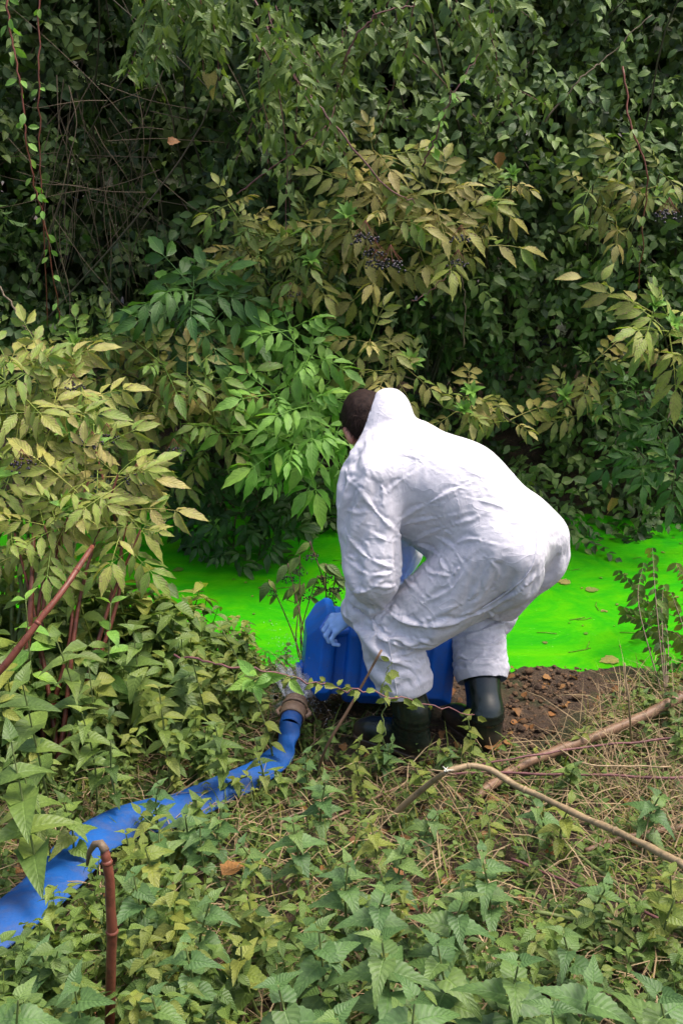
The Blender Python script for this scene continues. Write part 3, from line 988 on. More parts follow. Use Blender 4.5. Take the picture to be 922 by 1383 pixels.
make_boot(J['ankL'], (-0.85, 0.53), GZ + 0.02, J['ankL'] + (J['kneL'] - J['ankL']) * 0.50)
make_boot(J['ankR'], (-0.50, 0.86), GZ - 0.01, J['ankR'] + (J['kneR'] - J['ankR']) * 0.52)

# ---------------------------------------------------------------- canister
CC = V3(P(509, 880, 3.40))
cx_ = unit(np.array([1.0, 0.06, -0.10])); cz_ = unit(np.array([0.10, 0.16, 1.0])); cz_ = unit(cz_ - cz_ @ cx_ * cx_); cy_ = np.cross(cz_, cx_)
CR = np.stack([cx_, cy_, cz_]).astype(np.float32)
def can_fn(q):
    p = (q - CC) @ CR.T
    x, y, z = p[..., 0], p[..., 1], p[..., 2]
    ay, az = np.abs(y), np.abs(z)
    r = 0.02
    d = np.maximum(np.maximum(np.abs(x) - (0.27 - r), ay - (0.155 - r)), az - (0.165 - r))
    d = np.maximum(d, (ay + az) * 0.7071 - (0.187 - r))                       # long edges chamfered
    d = np.maximum(d, (-x * 0.80 + az * 0.60) - (0.262 - r))                  # left end tapers in
    d = np.maximum(d, (-x * 0.80 + ay * 0.60) - (0.268 - r))
    d = np.maximum(d, (x * 0.55 + az * 0.83) - (0.262 - r))                   # right end tapers in
    d = np.maximum(d, (x * 0.6 + ay * 0.8) - (0.262 - r))
    qv = np.maximum(d, 0)
    d = np.where(d > 0, qv, d) - r
    ring = np.maximum(np.abs(x + 0.148) - 0.020, 0.122 - np.maximum(ay, az * 0.94))       # groove under the grip
    d = smax(d, -ring, 0.030)
    pan = np.maximum(np.maximum(np.abs(x - 0.07) - 0.10, az - 0.085), 0.146 - ay)            # recessed side panel
    pan2 = np.maximum(np.maximum(np.abs(x - 0.07) - 0.10, ay - 0.075), 0.156 - az)
    d = smax(d, -pan, 0.014); d = smax(d, -pan2, 0.014)
    rib = np.maximum(np.abs(x + 0.072) - 0.004, 0.146 - np.maximum(ay, az * 0.94))
    return smax(d, -rib, 0.012)
v, q = surface(can_fn, CC - 0.36, CC + 0.36, 0.0055, 1)
for _ in range(1):
    pass
M_BLUE = mat_plain('blue_plastic', (0.004, 0.10, 0.46), (0.008, 0.13, 0.56), 0.42, 0.4, 6, 0.25, 0.003, 0.28)
can = link('canister', mesh_np('canister', v, q), None, M_BLUE)
sm = can.modifiers.new('smooth', 'SMOOTH'); sm.factor = 0.5; sm.iterations = 4
tag(can, 'large blue plastic canister held on its side in front of the person\'s shins', 'canister')
def cpt(x, y, z): return CC + x * cx_ + y * cy_ + z * cz_
# grip bar bridging the groove on the camera side, neck and cap low on the left end
def grip_fn(p):
    d = seg_d(p, cpt(-0.225, -0.11, 0.09), cpt(-0.08, -0.115, 0.12), 0.016, 0.016)
    return d
v, q = surface(grip_fn, CC - 0.3, CC + 0.3, 0.006, 1)
link('handle', mesh_np('handle', v, q), can, M_BLUE)
Vt, Ft, _ = tube([cpt(-0.235, -0.02, -0.075), cpt(-0.29, -0.02, -0.085)], [0.033, 0.031], 20, True)
link('neck', mesh_np('neck', Vt, Ft, smooth=False), can, M_BLUE)
Vt, Ft, _ = tube([cpt(-0.27, -0.02, -0.08), cpt(-0.272, -0.02, -0.08), cpt(-0.278, -0.02, -0.081), cpt(-0.28, -0.02, -0.081)], [0.03, 0.037, 0.037, 0.03], 20, True)
link('collar', mesh_np('collar', Vt, Ft, smooth=False), can, M_BLUE)

# ---------------------------------------------------------------- leaf templates: length 1 along y, face up z
def leaf_t(prof, n=4, wid=0.3, fold=0.3, droop=0.25, serr=0.0, wave=0.0, back=0.0, stalk=0.0, twist=0.0):
    V, U, F = [], [], []
    for i in range(n + 1):
        v = i / n
        w = wid * prof(v)
        yy = v
        ysh = 0.0
        if serr and 0 < i < n:
            w *= (1 + serr) if i % 2 else (1 - serr)
            ysh = (0.035 if i % 2 else -0.01) if n < 12 else (0.014 if i % 2 else -0.004)
        yb = -back * (1 - v * 2.2) if v < 0.45 else 0
        z0 = -droop * v * v
        wz = wave * math.sin(i * 2.1)
        a = twist * v
        for sx in (-1, 0, 1):
            x = sx * w; z = abs(x) * fold + wz * abs(sx)
            y = yy + (ysh + yb) * abs(sx)
            V.append((x * math.cos(a) - z * math.sin(a), y, z0 + x * math.sin(a) + z * math.cos(a)))
            U.append((0.5 + 0.5 * sx, v))
    for i in range(n):
        a = i * 3
        for k in (0, 1):
            q = (a + k, a + k + 1, a + k + 4, a + k + 3)
            F.append((q[0], q[1], q[2])) if not (i == 0 and prof(0) == 0 and False) else None
            F.append((q[0], q[2], q[3]))
    F = [f for f in F if len({tuple(np.round(V[j], 5)) for j in f}) == 3]
    V = np.array(V, np.float32)
    if stalk:
        V = V + np.array([0, stalk, 0], np.float32)
        s = len(V); V = np.vstack([V, [(-0.012, 0, 0), (0.012, 0, 0), (0.012, stalk, 0), (-0.012, stalk, 0)]]).astype(np.float32)
        U += [(0.5, 0)] * 4; F += [(s, s + 1, s + 2), (s, s + 2, s + 3)]
    return V, np.array(F, np.int32), np.array(U, np.float32), np.zeros(len(V), np.float32)

ell = lambda v: math.sin(math.pi * min(max(v, 0), 1)) ** 0.85
ovate = lambda v: math.sin(math.pi * v ** 0.62) ** 0.9 if v > 0 else 0
lance = lambda v: math.sin(math.pi * v ** 0.75) ** 1.1 if v > 0 else 0
heart = lambda v: (0.72 + 0.28 * math.sin(math.pi * min(v * 2.2, 1) )) * (1 - v) ** 0.75
tri = lambda v: (1 - v) ** 0.9

L_SMALL = [leaf_t(ovate, 4, 0.30, 0.35, 0.25), leaf_t(ell, 4, 0.27, 0.2, 0.35, twist=0.3), leaf_t(ovate, 4, 0.34, 0.45, 0.1, twist=-0.3)]
L_HEART = [leaf_t(heart, 5, 0.36, 0.4, 0.3, back=0.12), leaf_t(heart, 5, 0.33, 0.3, 0.45, back=0.14, twist=0.35), leaf_t(tri, 5, 0.34, 0.35, 0.25, back=0.2, twist=-0.2)]
L_NET = [leaf_t(heart, 18, 0.38, 0.30, d, serr=0.045, back=0.08, wave=0.006, stalk=0.12, twist=t) for d, t in ((0.3, 0), (0.45, 0.25), (0.15, -0.25), (0.6, 0.1))]
L_LANCE = [leaf_t(lance, 5, 0.21, 0.35, 0.3, twist=0.2), leaf_t(lance, 5, 0.24, 0.3, 0.45), leaf_t(lance, 5, 0.22, 0.5, 0.2, twist=-0.35)]
L_IVY = [leaf_t(lambda v: [0.62, 1.0, 0.62, 0.78, 0.36, 0.0][int(round(v * 5))], 5, 0.46, 0.12, 0.2, back=0.12, stalk=0.25)]

def compound(n_pairs, lw, seed, leaf_len=0.46, droop=0.35, tris=7, serr=0.06, fold=0.35):
    """pinnate elder leaf: length 1, leaflets in pairs and one at the end"""
    r = random.Random(seed); s = Soup()
    pts = [(0, t, -droop * t * t) for t in np.linspace(0, 0.78, 5)]
    Vt, Ft, _ = tube(pts, [0.012, 0.010, 0.009, 0.007, 0.004], 4, False)
    s.add(Vt, Ft, np.full((len(Vt), 2), 0.5, np.float32), 0.02)
    def put(t, ang, ln, roll):
        l = leaf_t(lance, tris, lw * r.uniform(0.9, 1.12), fold * r.uniform(0.6, 1.4), r.uniform(0.1, 0.5), serr, 0.008, stalk=0.05, twist=r.uniform(-0.4, 0.4))
        y = np.array([math.sin(ang), math.cos(ang), -0.25 - droop * t * r.uniform(0.3, 1.6)]); z = np.array([math.sin(roll) * math.cos(ang), -math.sin(roll) * math.sin(ang), 1.0])
        R = frames(y[None], z[None])
        s.inst(l, R, np.array([(0, t, -droop * t * t)]), [ln], [r.uniform(-0.06, 0.06) % 1])
    for i in range(n_pairs):
        t = 0.34 + 0.40 * i / max(n_pairs - 1, 1)
        for sd in (-1, 1):
            put(t + r.uniform(-0.02, 0.02), sd * r.uniform(0.85, 1.2), leaf_len * r.uniform(0.85, 1.08) * (0.88 if i == 0 else 1), sd * r.uniform(-0.1, 0.35))
    put(0.78, r.uniform(-0.15, 0.15), leaf_len * 1.1, 0)
    return s.tmpl()

def mesh_of(T, name, off=0.0):
    V, F, U, R = T
    return mesh_np(name, V, F, U, np.mod(R + off, 1))

# ---- leaf materials (colour across the ramp is picked per leaf)
M_HEDGE = leaf_mat('hedge_leaf', [(0.055, 0.11, 0.055), (0.075, 0.148, 0.062), (0.105, 0.19, 0.075), (0.14, 0.23, 0.085), (0.065, 0.125, 0.075)], 0.25, 0.42, 0.18)
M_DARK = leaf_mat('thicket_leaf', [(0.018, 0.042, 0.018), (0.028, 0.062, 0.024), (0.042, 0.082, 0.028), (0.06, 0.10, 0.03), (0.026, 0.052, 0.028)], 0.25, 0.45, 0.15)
M_BIND = leaf_mat('bindweed_leaf', [(0.09, 0.165, 0.06), (0.13, 0.215, 0.07), (0.072, 0.14, 0.06), (0.16, 0.24, 0.07)], 0.3, 0.45, 0.3)
M_TAN = leaf_mat('yellowed_elder_leaf', [(0.24, 0.25, 0.11), (0.29, 0.28, 0.13), (0.15, 0.22, 0.06), (0.21, 0.24, 0.09), (0.31, 0.28, 0.16), (0.13, 0.23, 0.06)], 0.3, 0.5, 0.28, (0.10, 0.055, 0.03))
M_YEL = leaf_mat('yellow_green_elder_leaf', [(0.22, 0.29, 0.09), (0.17, 0.27, 0.075), (0.30, 0.32, 0.13), (0.12, 0.23, 0.06), (0.32, 0.30, 0.16), (0.18, 0.27, 0.08)], 0.3, 0.5, 0.3, (0.20, 0.12, 0.08))
M_BRI = leaf_mat('bright_elder_leaf', [(0.13, 0.31, 0.085), (0.17, 0.36, 0.095), (0.11, 0.26, 0.07), (0.21, 0.39, 0.10)], 0.3, 0.45, 0.32)
M_BLU = leaf_mat('deep_green_elder_leaf', [(0.04, 0.12, 0.035), (0.055, 0.14, 0.04), (0.035, 0.10, 0.03)], 0.3, 0.42, 0.25)
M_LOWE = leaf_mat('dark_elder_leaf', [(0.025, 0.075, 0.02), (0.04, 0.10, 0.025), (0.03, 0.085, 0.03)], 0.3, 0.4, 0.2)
M_OLV = leaf_mat('olive_elder_leaf', [(0.13, 0.18, 0.05), (0.20, 0.22, 0.07), (0.09, 0.17, 0.045), (0.26, 0.23, 0.10), (0.10, 0.20, 0.045), (0.08, 0.17, 0.04)], 0.3, 0.48, 0.25, (0.10, 0.055, 0.03))
M_NET = leaf_mat('nettle_leaf', [(0.062, 0.14, 0.07), (0.085, 0.175, 0.08), (0.050, 0.115, 0.06), (0.115, 0.20, 0.085), (0.07, 0.15, 0.06)], 0.45, 0.5, 0.25)
M_NETY = leaf_mat('yellowing_nettle_leaf', [(0.12, 0.19, 0.05), (0.17, 0.21, 0.06), (0.10, 0.17, 0.05)], 0.4, 0.5, 0.28)
M_COV = leaf_mat('ground_cover_leaf', [(0.06, 0.12, 0.04), (0.09, 0.165, 0.052), (0.12, 0.20, 0.06), (0.04, 0.09, 0.032), (0.16, 0.21, 0.07)], 0.3, 0.5, 0.25)
M_GRASS = leaf_mat('grass_blade', [(0.08, 0.14, 0.03), (0.12, 0.18, 0.035), (0.06, 0.11, 0.025), (0.20, 0.20, 0.07)], 0.1, 0.5, 0.25)
M_STRAW = leaf_mat('dry_straw', [(0.27, 0.22, 0.20), (0.19, 0.145, 0.12), (0.36, 0.30, 0.27), (0.12, 0.085, 0.07)], 0.0, 0.6, 0.1)
M_BROWN = leaf_mat('dead_brown_leaf', [(0.17, 0.08, 0.035), (0.10, 0.05, 0.025), (0.24, 0.13, 0.065)], 0.4, 0.6, 0.15)
M_TWIG = stem_mat('dead_twig', (0.07, 0.05, 0.03), (0.20, 0.14, 0.09))
M_WOOD = stem_mat('elder_wood', (0.045, 0.036, 0.022), (0.10, 0.078, 0.05))
M_RED = stem_mat('reddish_stem', (0.10, 0.022, 0.014), (0.20, 0.07, 0.042), 0.4)
M_PURP = stem_mat('purple_bramble_cane', (0.11, 0.04, 0.045), (0.20, 0.09, 0.08), 0.5)
M_GSTEM = stem_mat('green_stem', (0.09, 0.14, 0.035), (0.16, 0.18, 0.06), 0.5)
M_CANE = stem_mat('broken_tan_cane', (0.19, 0.13, 0.065), (0.36, 0.26, 0.15), 0.5)
M_THICK = stem_mat('brown_fallen_stem', (0.12, 0.066, 0.038), (0.24, 0.145, 0.088), 0.5)
M_BERRY = mat_plain('black_berry', (0.006, 0.004, 0.008), (0.014, 0.008, 0.014), 0.25, 0.5)

def put_leaf(name, me, parent, pos, tip, nrm, size, mat=None):
    R = frames(np.array([tuple(tip)]), np.array([tuple(nrm)]))[0]
    o = bpy.data.objects.new(name, me); COL.objects.link(o)
    o.parent = parent
    M = Matrix(R.tolist()).to_4x4()
    o.matrix_local = Matrix.Translation(Vector(tuple(pos)) - parent.location) @ M @ Matrix.Scale(size, 4)
    return o

def sprig(leafs, n, length, lsz, seed, droop=0.3, opp=True, stem_r=0.006, spread=0.9, up=0.6):
    """a shoot along y carrying n leaves"""
    r = random.Random(seed); s = Soup()
    pts = [(0.04 * math.sin(t * 5 + seed), t * length, -droop * t * t * length) for t in np.linspace(0, 1, 6)]
    Vt, Ft, _ = tube(pts, np.linspace(stem_r, stem_r * 0.4, 6), 3, False)
    s.add(Vt, Ft, np.full((len(Vt), 2), 0.5, np.float32), 0.0)
    for i in range(n):
        t = 0.12 + 0.88 * (i // 2 if opp else i) / max((n - 1) // 2 if opp else n - 1, 1)
        sd = 1 if i % 2 else -1
        ang = sd * r.uniform(0.4, 1.3) * spread
        if i == n - 1: ang *= 0.2; t = 1
        y = np.array([math.sin(ang), math.cos(ang), r.uniform(-0.7, 0.25)])
        z = np.array([r.uniform(-0.5, 0.5), r.uniform(-0.3, 0.5), 1.0])
        s.inst(leafs[r.randrange(len(leafs))], frames(y[None], z[None]), np.array([(0, t * length, -droop * t * t * length)]), [lsz * r.uniform(0.7, 1.2)], [r.random() * 0.35 + 0.3 * ((seed * 7) % 3) / 3])
    return s.tmpl()

# ---------------------------------------------------------------- hedge on the far bank
def fbm(x, z, s):
    return mnoise.noise(Vector((x * 1.4 + s, z * 1.4, s))) + 0.5 * mnoise.noise(Vector((x * 3.3, z * 3.3 + s, s + 5))) + 0.35 * mnoise.noise(Vector((x * 7.5, z * 7.5, s + 9)))

def hollow(x, z):
    """the dark hollow in the left of the thicket"""
    a = math.exp(-(((x + 1.15) / 0.62) ** 2 + ((z - 1.75) / 0.75) ** 2) ** 1.5)
    b = 0.7 * math.exp(-(((x + 0.55) / 0.4) ** 2 + ((z - 0.45) / 0.3) ** 2))
    c = 0.5 * math.exp(-(((x - 0.25) / 0.35) ** 2 + ((z - 0.75) / 0.35) ** 2))
    return min(a + b + c, 1.0)

def hedge_y(x, z):
    base = 5.45 + 0.16 * z - 0.25 * math.exp(-((z - 1.9) / 0.7) ** 2) + (0.12 if z < 0.45 else 0.0) * 0
    base += (0.12 * max(0, -x - 0.2)) - 0.38 * math.exp(-(max(z, 0) / 0.35) ** 2)
    return base + 0.27 * fbm(x, z, 3.0) + 0.75 * hollow(x, z)

def hedge_frames(n, outward=(0, -0.62, 0.62), spread=0.55, down=0.55, rng=RNG):
    nr = unit(np.array(outward) + rng.normal(size=(n, 3)) * spread)
    tip = unit(rng.normal(size=(n, 3)) * np.array([0.9, 0.5, 0.6]) + np.array([0, -0.3, -down]))
    return frames(tip, nr)

SPR_S = [sprig(L_SMALL, 9, 1.0, 0.27, i) for i in range(6)]
SPR_H = [sprig(L_HEART, 8, 1.0, 0.30, 20 + i) for i in range(4)]
SPR_T = [sprig([leaf_t(ovate, 5, 0.32, 0.3, 0.3, serr=0.08)], 7, 1.0, 0.33, 40 + i, spread=1.2) for i in range(4)]

def hedge_part(name, label, cat, x0, x1, z0, z1, n, mats, sprigs, leafs, nleaf, seed, size=(0.15, 0.27)):
    rng = np.random.default_rng(seed)
    root = empty(name, ((x0 + x1) / 2, 5.9, gzf((x0 + x1) / 2, 5.9)), label, cat)
    for k, (mat, share) in enumerate(mats):
        S = Soup()
        m = int(n * share)
        xs = rng.uniform(x0, x1, m); zs = rng.uniform(z0, z1, m)
        soft = rng.normal(0, 0.12, m)
        ys = np.empty(m); keep = np.ones(m, bool)
        dep = np.where(rng.random(m) < 0.62, rng.uniform(-0.07, 0.16, m), rng.uniform(0.12, 0.6, m))
        for i in range(m):
            xx, zz = xs[i] + soft[i], zs[i]
            ys[i] = hedge_y(xx, zz) + dep[i]
            h = hollow(xx, zz)
            if rng.random() < h * 0.5: keep[i] = False
            # clumps: thin the cover where the low-frequency noise dips, so the dark inside shows
            if mnoise.noise(Vector((xx * 4.2, zz * 4.2, seed))) < -0.18 and dep[i] < 0.12 and rng.random() < 0.75: keep[i] = False
        pos = np.stack([xs, ys, zs], 1)[keep]
        kk = rng.integers(0, len(sprigs), len(pos))
        fr = hedge_frames(len(pos), rng=rng)
        sc = rng.uniform(size[0], size[1], len(pos)); rd = rng.random(len(pos))
        for q in range(len(sprigs)):
            w = kk == q
            S.inst(sprigs[q], fr[w], pos[w], sc[w], rd[w])
        tag(link('foliage', S.mesh('foliage'), root, mat), kind='stuff')
    # the leaves one can pick out at the front
    ms = [mesh_of(l, 'leaf', 0.0) for l in leafs]
    for me in ms: me.materials.append(mats[0][0])
    pos = []
    while len(pos) < nleaf:
        x = rng.uniform(x0, x1); z = rng.uniform(max(z0, 0.2), min(z1, 2.9))
        if abs(x) > 2.15: continue
        pos.append((x, hedge_y(x, z) - rng.uniform(0.04, 0.12), z))
    fr = hedge_frames(len(pos), rng=rng, spread=0.4)
    for p, R in zip(pos, fr):
        put_leaf('leaf', ms[rng.integers(0, len(ms))], root, p, R[:, 1], R[:, 2], rng.uniform(0.055, 0.085))
    # inner branches
    S = Soup()
    for i in range(int((x1 - x0) * 9)):
        x = rng.uniform(x0, x1); y = 6.05 + rng.uniform(0, 0.6)
        if -1.9 < x < -0.5: y += 0.45
        p = [(x, y, 0.25)]; d = np.array([rng.normal() * 0.25, rng.normal() * 0.12 - 0.08, 1.0])
        for k in range(6):
            d = d + rng.normal(size=3) * np.array([0.28, 0.14, 0.1]); p.append(tuple(np.array(p[-1]) + d * 0.45))
        Vt, Ft, U = tube(spline(p, 3), np.linspace(rng.uniform(0.006, 0.013), 0.003, 19), 5, False)
        S.add(Vt, Ft, U)
    tag(link('branches', S.mesh('branches'), root, M_WOOD), kind='stuff')
    return root

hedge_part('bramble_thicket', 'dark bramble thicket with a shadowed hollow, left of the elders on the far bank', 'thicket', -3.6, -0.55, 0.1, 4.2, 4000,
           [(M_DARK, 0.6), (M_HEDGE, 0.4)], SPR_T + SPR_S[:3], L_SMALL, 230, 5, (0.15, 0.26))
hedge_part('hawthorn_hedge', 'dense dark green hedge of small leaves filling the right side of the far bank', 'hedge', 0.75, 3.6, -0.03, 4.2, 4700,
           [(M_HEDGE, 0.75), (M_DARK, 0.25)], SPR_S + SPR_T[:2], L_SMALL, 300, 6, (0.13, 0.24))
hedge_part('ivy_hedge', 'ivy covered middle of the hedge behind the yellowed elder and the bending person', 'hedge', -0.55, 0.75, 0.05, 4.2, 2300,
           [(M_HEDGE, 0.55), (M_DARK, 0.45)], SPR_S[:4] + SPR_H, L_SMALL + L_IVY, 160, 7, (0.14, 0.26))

# sky-blocking backing added behind the hedge: broad dark foliage in layers, taller than the picture
rng = np.random.default_rng(77)
S = Soup()
n = 22000
xs = rng.uniform(-7, 7, n); zs = rng.uniform(0.2, 5.6, n); ys = 6.75 + rng.uniform(0, 1.3, n) + 0.12 * zs
BIGL = [leaf_t(ovate, 3, 0.42, 0.3, 0.3), leaf_t(ell, 3, 0.42, 0.2, 0.3)]
fr = hedge_frames(n, rng=rng, spread=0.8)
S.inst(BIGL[0], fr[::2], np.stack([xs, ys, zs], 1)[::2], rng.uniform(0.16, 0.32, n)[::2], rng.random(n)[::2])
S.inst(BIGL[1], fr[1::2], np.stack([xs, ys, zs], 1)[1::2], rng.uniform(0.16, 0.32, n)[1::2], rng.random(n)[1::2])
# hedge running on to either side of the view
for sx in (-1, 1):
    n = 2600
    xs = sx * rng.uniform(3.4, 8, n); zs = rng.uniform(0.2, 4.6, n); ys = 5.6 + rng.uniform(0, 0.8, n) + 0.15 * zs
    S.inst(BIGL[0], hedge_frames(n, rng=rng, spread=0.6), np.stack([xs, ys, zs], 1), rng.uniform(0.09, 0.2, n), rng.random(n))
hedge_backing = link('undergrowth', S.mesh('undergrowth'), None, M_DARK)
tag(hedge_backing, 'dark foliage added behind the hedge to block the sky, with the hedge running on at both sides', 'undergrowth', None, 'stuff')

# dead twigs tangled in the hollow
root = empty('dead_twig_tangle', tuple(P(170, 430, 5.9)), 'tangle of bare dry twigs hanging in the dark hollow at the left', 'dead twigs')
rng = np.random.default_rng(9)
for i in range(75):
    px = rng.uniform(60, 225); py = rng.uniform(90, 300); Y = rng.uniform(5.6, 6.1)
    q0 = np.array(P(px, py, Y)); L = rng.uniform(0.25, 0.95)
    d = np.array([rng.normal() * 0.35, rng.normal() * 0.12, -1.0]) if rng.random() < 0.7 else np.array([rng.choice([-1, 1]) * 1.0, 0.0, rng.normal() * 0.4 - 0.3])
    pts = [q0]
    for k in range(4):
        d = d + rng.normal(size=3) * np.array([0.22, 0.1, 0.12]); pts.append(pts[-1] + d * L / 4)
    Vt, Ft, U = tube(spline(pts, 3), np.linspace(rng.uniform(0.0016, 0.0032), 0.0008, 13), 4, False)
    link('twig', mesh_np('twig', Vt, Ft, U), root, M_TWIG)

# ---------------------------------------------------------------- elders
ELD = {'n': [compound(3, 0.18, 1, droop=0.2), compound(3, 0.17, 2, 0.5, droop=0.3), compound(2, 0.19, 3, 0.52, droop=0.4), compound(3, 0.175, 4, droop=0.1)]}
def leaf_meshes(mat, tag_):
    out = []
    for k, T in enumerate(ELD['n']):
        me = mesh_of(T, 'elder_leaf_' + tag_, 0.0); me.materials.append(mat); out.append(me)
    return out
ICO = None
def berry_mesh(seed, n=34, hang=0.5):
    r = random.Random(seed); S = Soup()
    bmx = bmesh.new(); bmesh.ops.create_icosphere(bmx, subdivisions=1, radius=1.0)
    Vb = np.array([tuple(v.co) for v in bmx.verts], np.float32); Fb = np.array([[v.index for v in f.verts] for f in bmx.faces], np.int32); bmx.free()
    T = (Vb, Fb, np.zeros((len(Vb), 2), np.float32), np.zeros(len(Vb), np.float32))
    for i in range(n):
        a = r.uniform(0, 6.283); rr = 0.055 * math.sqrt(r.random()); h = r.uniform(-0.02, 0.01) - hang * 0.04
        p = (rr * math.cos(a), rr * math.sin(a), h - rr * 0.4)
        S.inst(T, np.eye(3)[None], np.array([p]), [r.uniform(0.005, 0.0072)], [0])
    me = S.mesh('berries'); me.materials.append(M_BERRY)
    S2 = Soup()
    for i in range(9):
        a = i * 0.7; Vt, Ft, U = tube([(0, 0, 0.03), (0.02 * math.cos(a), 0.02 * math.sin(a), 0.0), (0.045 * math.cos(a), 0.045 * math.sin(a), -0.025)], [0.0012, 0.001, 0.0008], 3, False)
        S2.add(Vt, Ft, U)
    m2 = S2.mesh('stalks'); m2.materials.append(M_RED)
    return me, m2
BER = [berry_mesh(1), berry_mesh(2, 44), berry_mesh(3, 24)]
def put_berries(parent, p, k=0, s=1.0):
    o = bpy.data.objects.new('berries', BER[k][0]); COL.objects.link(o); o.parent = parent
    o.matrix_local = Matrix.Translation(Vector(tuple(p)) - parent.location) @ Matrix.Rotation(random.uniform(0, 6), 4, 'Z') @ Matrix.Scale(s, 4)
    q = bpy.data.objects.new('stalks', BER[k][1]); COL.objects.link(q); q.parent = o

TUFT = None
def put_tuft(parent, p, rng):
    global TUFT
    if TUFT is None:
        TUFT = []
        for k in range(3):
            r = random.Random(k + 300); S = Soup()
            for i in range(13):
                a = r.uniform(0, 6.28); el = r.uniform(0.1, 1.3)
                tip = np.array([math.cos(a) * math.cos(el), math.sin(a) * math.cos(el), math.sin(el)])
                S.inst(L_LANCE[r.randrange(3)], frames(tip[None], np.array([[-tip[0] * .4, -tip[1] * .4, 1.0]])), np.zeros((1, 3)), [r.uniform(0.035, 0.075)], [r.random() * 0.5])
            me = S.mesh('young_leaves'); me.materials.append(M_BRI); TUFT.append(me)
    o = bpy.data.objects.new('young_leaves', TUFT[rng.integers(0, 3)]); COL.objects.link(o); o.parent = parent
    o.matrix_local = Matrix.Translation(Vector(tuple(p)) - parent.location + Vector((0, -0.03, 0.03))) @ Matrix.Rotation(0.7, 4, 'X') @ Matrix.Rotation(rng.uniform(0, 6), 4, 'Z')

def elder(label, base, clusters, mat, key, seed, stem_m=None, berries=(), stem_r=0.011, lsz=0.2, via=None):
    """clusters: (px, py, Y, number of leaves, spread 0..1, leaf size factor)"""
    rng = np.random.default_rng(seed)
    root = empty('elder_shrub', tuple(base), label, 'elder')
    ms = leaf_meshes(mat, key)
    b = np.array(tuple(base))
    for (px, py, Y, n, spread, sz) in clusters:
        tipp = np.array(P(px, py, Y))
        mid = b * 0.45 + tipp * 0.55 + np.array([rng.normal() * 0.08, 0.30 if b[1] > 5 else 0.1, 0.05])
        pts = spline([b, b * 0.75 + mid * 0.25 + rng.normal(size=3) * 0.03, mid, tipp], 6)
        Vt, Ft, U = tube(pts, np.linspace(stem_r, 0.0035, len(pts)), 6, False)
        link('branch', mesh_np('branch', Vt, Ft, U), root, stem_m or M_WOOD)
        back = unit(pts[-5] - pts[-1])
        a0 = rng.uniform(0, 6.28)
        if sz < 3 and rng.random() < 0.25: put_tuft(root, tipp, rng)
        n = max(4, int(n * 0.95))
        for i in range(n):
            f = i / max(n - 1, 1)
            node = tipp + back * 0.16 * (i // 2) / max(n / 2, 1) * spread
            a = a0 + i * math.pi + (i // 2) * 1.35 + rng.normal() * 0.25
            el = 0.75 - 0.95 * f + rng.normal() * 0.15
            # leaves ring the shoot, which points up and towards the light in front of the hedge
            up = unit(np.array([0, -0.62, 0.78])); ex = np.array([1.0, 0, 0]); ey = np.cross(up, ex)
            tip = (ex * math.cos(a) + ey * math.sin(a)) * math.cos(el) + up * math.sin(el) + np.array([0, -0.06, -0.08])
            nrm = up * 1.0 + np.array([0, -0.15, 0.25]) - tip * 0.1 + rng.normal(size=3) * 0.2
            put_leaf('leaf', ms[rng.integers(0, 4)], root, node + rng.normal(size=3) * 0.006, tip, nrm, 1.1 * lsz * sz * rng.uniform(0.78, 1.1) * (0.65 + 0.4 * min(f * 2, 1)))
    for (px, py, Y, k, s) in berries:
        put_berries(root, P(px, py, Y), k, s)
    return root

fb = lambda x, y=5.75: (x, y, gzf(x, y) - 0.03)
elder('tan leaved elder hung with black berries in front of the upper hedge', fb(0.45), [
    (505, 205, 5.05, 8, 1, 1), (480, 245, 5.0, 8, 1, 1), (545, 225, 5.05, 7, 1, .95), (470, 300, 4.95, 7, 1, 1), (520, 285, 4.9, 8, 1, 1.05),
    (585, 265, 4.95, 8, 1, 1), (560, 320, 4.95, 7, 1, .9), (520, 355, 5.0, 7, 1, .95), (605, 315, 4.95, 6, 1, .9), (645, 325, 5.0, 6, 1, .9), (480, 345, 5.05, 5, 1, .9)],
    M_TAN, 'tan', 1, berries=[(493, 308, 4.62, 1, 1.1), (505, 330, 4.6, 0, 1.0), (527, 342, 4.6, 1, 1.2), (618, 345, 4.66, 2, .9), (622, 312, 4.7, 2, .9), (508, 345, 4.62, 0, .9)], lsz=0.235)
elder('small yellowed elder sprays beside dark hedge leaves, right of the black berries', fb(1.0), [
    (640, 258, 5.05, 6, 1, .9), (690, 245, 5.1, 5, 1, .85), (665, 280, 5.1, 5, 1, .8)], M_TAN, 'tan2', 2, lsz=0.2)
elder('olive elder with small bright tips between the dead twigs and the black berries', fb(-0.3), [
    (310, 275, 5.1, 7, 1, .85), (340, 300, 5.05, 6, 1, .8), (350, 345, 5.0, 8, 1, .95), (395, 335, 4.95, 9, 1, .9), (420, 360, 4.95, 7, 1, .9), (330, 330, 5.05, 6, 1, .8), (375, 380, 5.0, 7, 1, .9), (415, 300, 5.0, 5, 1, .8)],
    M_OLV, 'olv', 3, berries=[(392, 388, 4.85, 2, .8)], lsz=0.21)
elder('deep green elder shoot with long broad leaflets below the dead twigs', fb(-0.75), [
    (262, 390, 4.85, 10, 1, 1.25), (305, 420, 4.9, 8, 1, 1.05), (238, 420, 4.9, 6, 1, 1.0)], M_BLU, 'blu', 4, lsz=0.26)
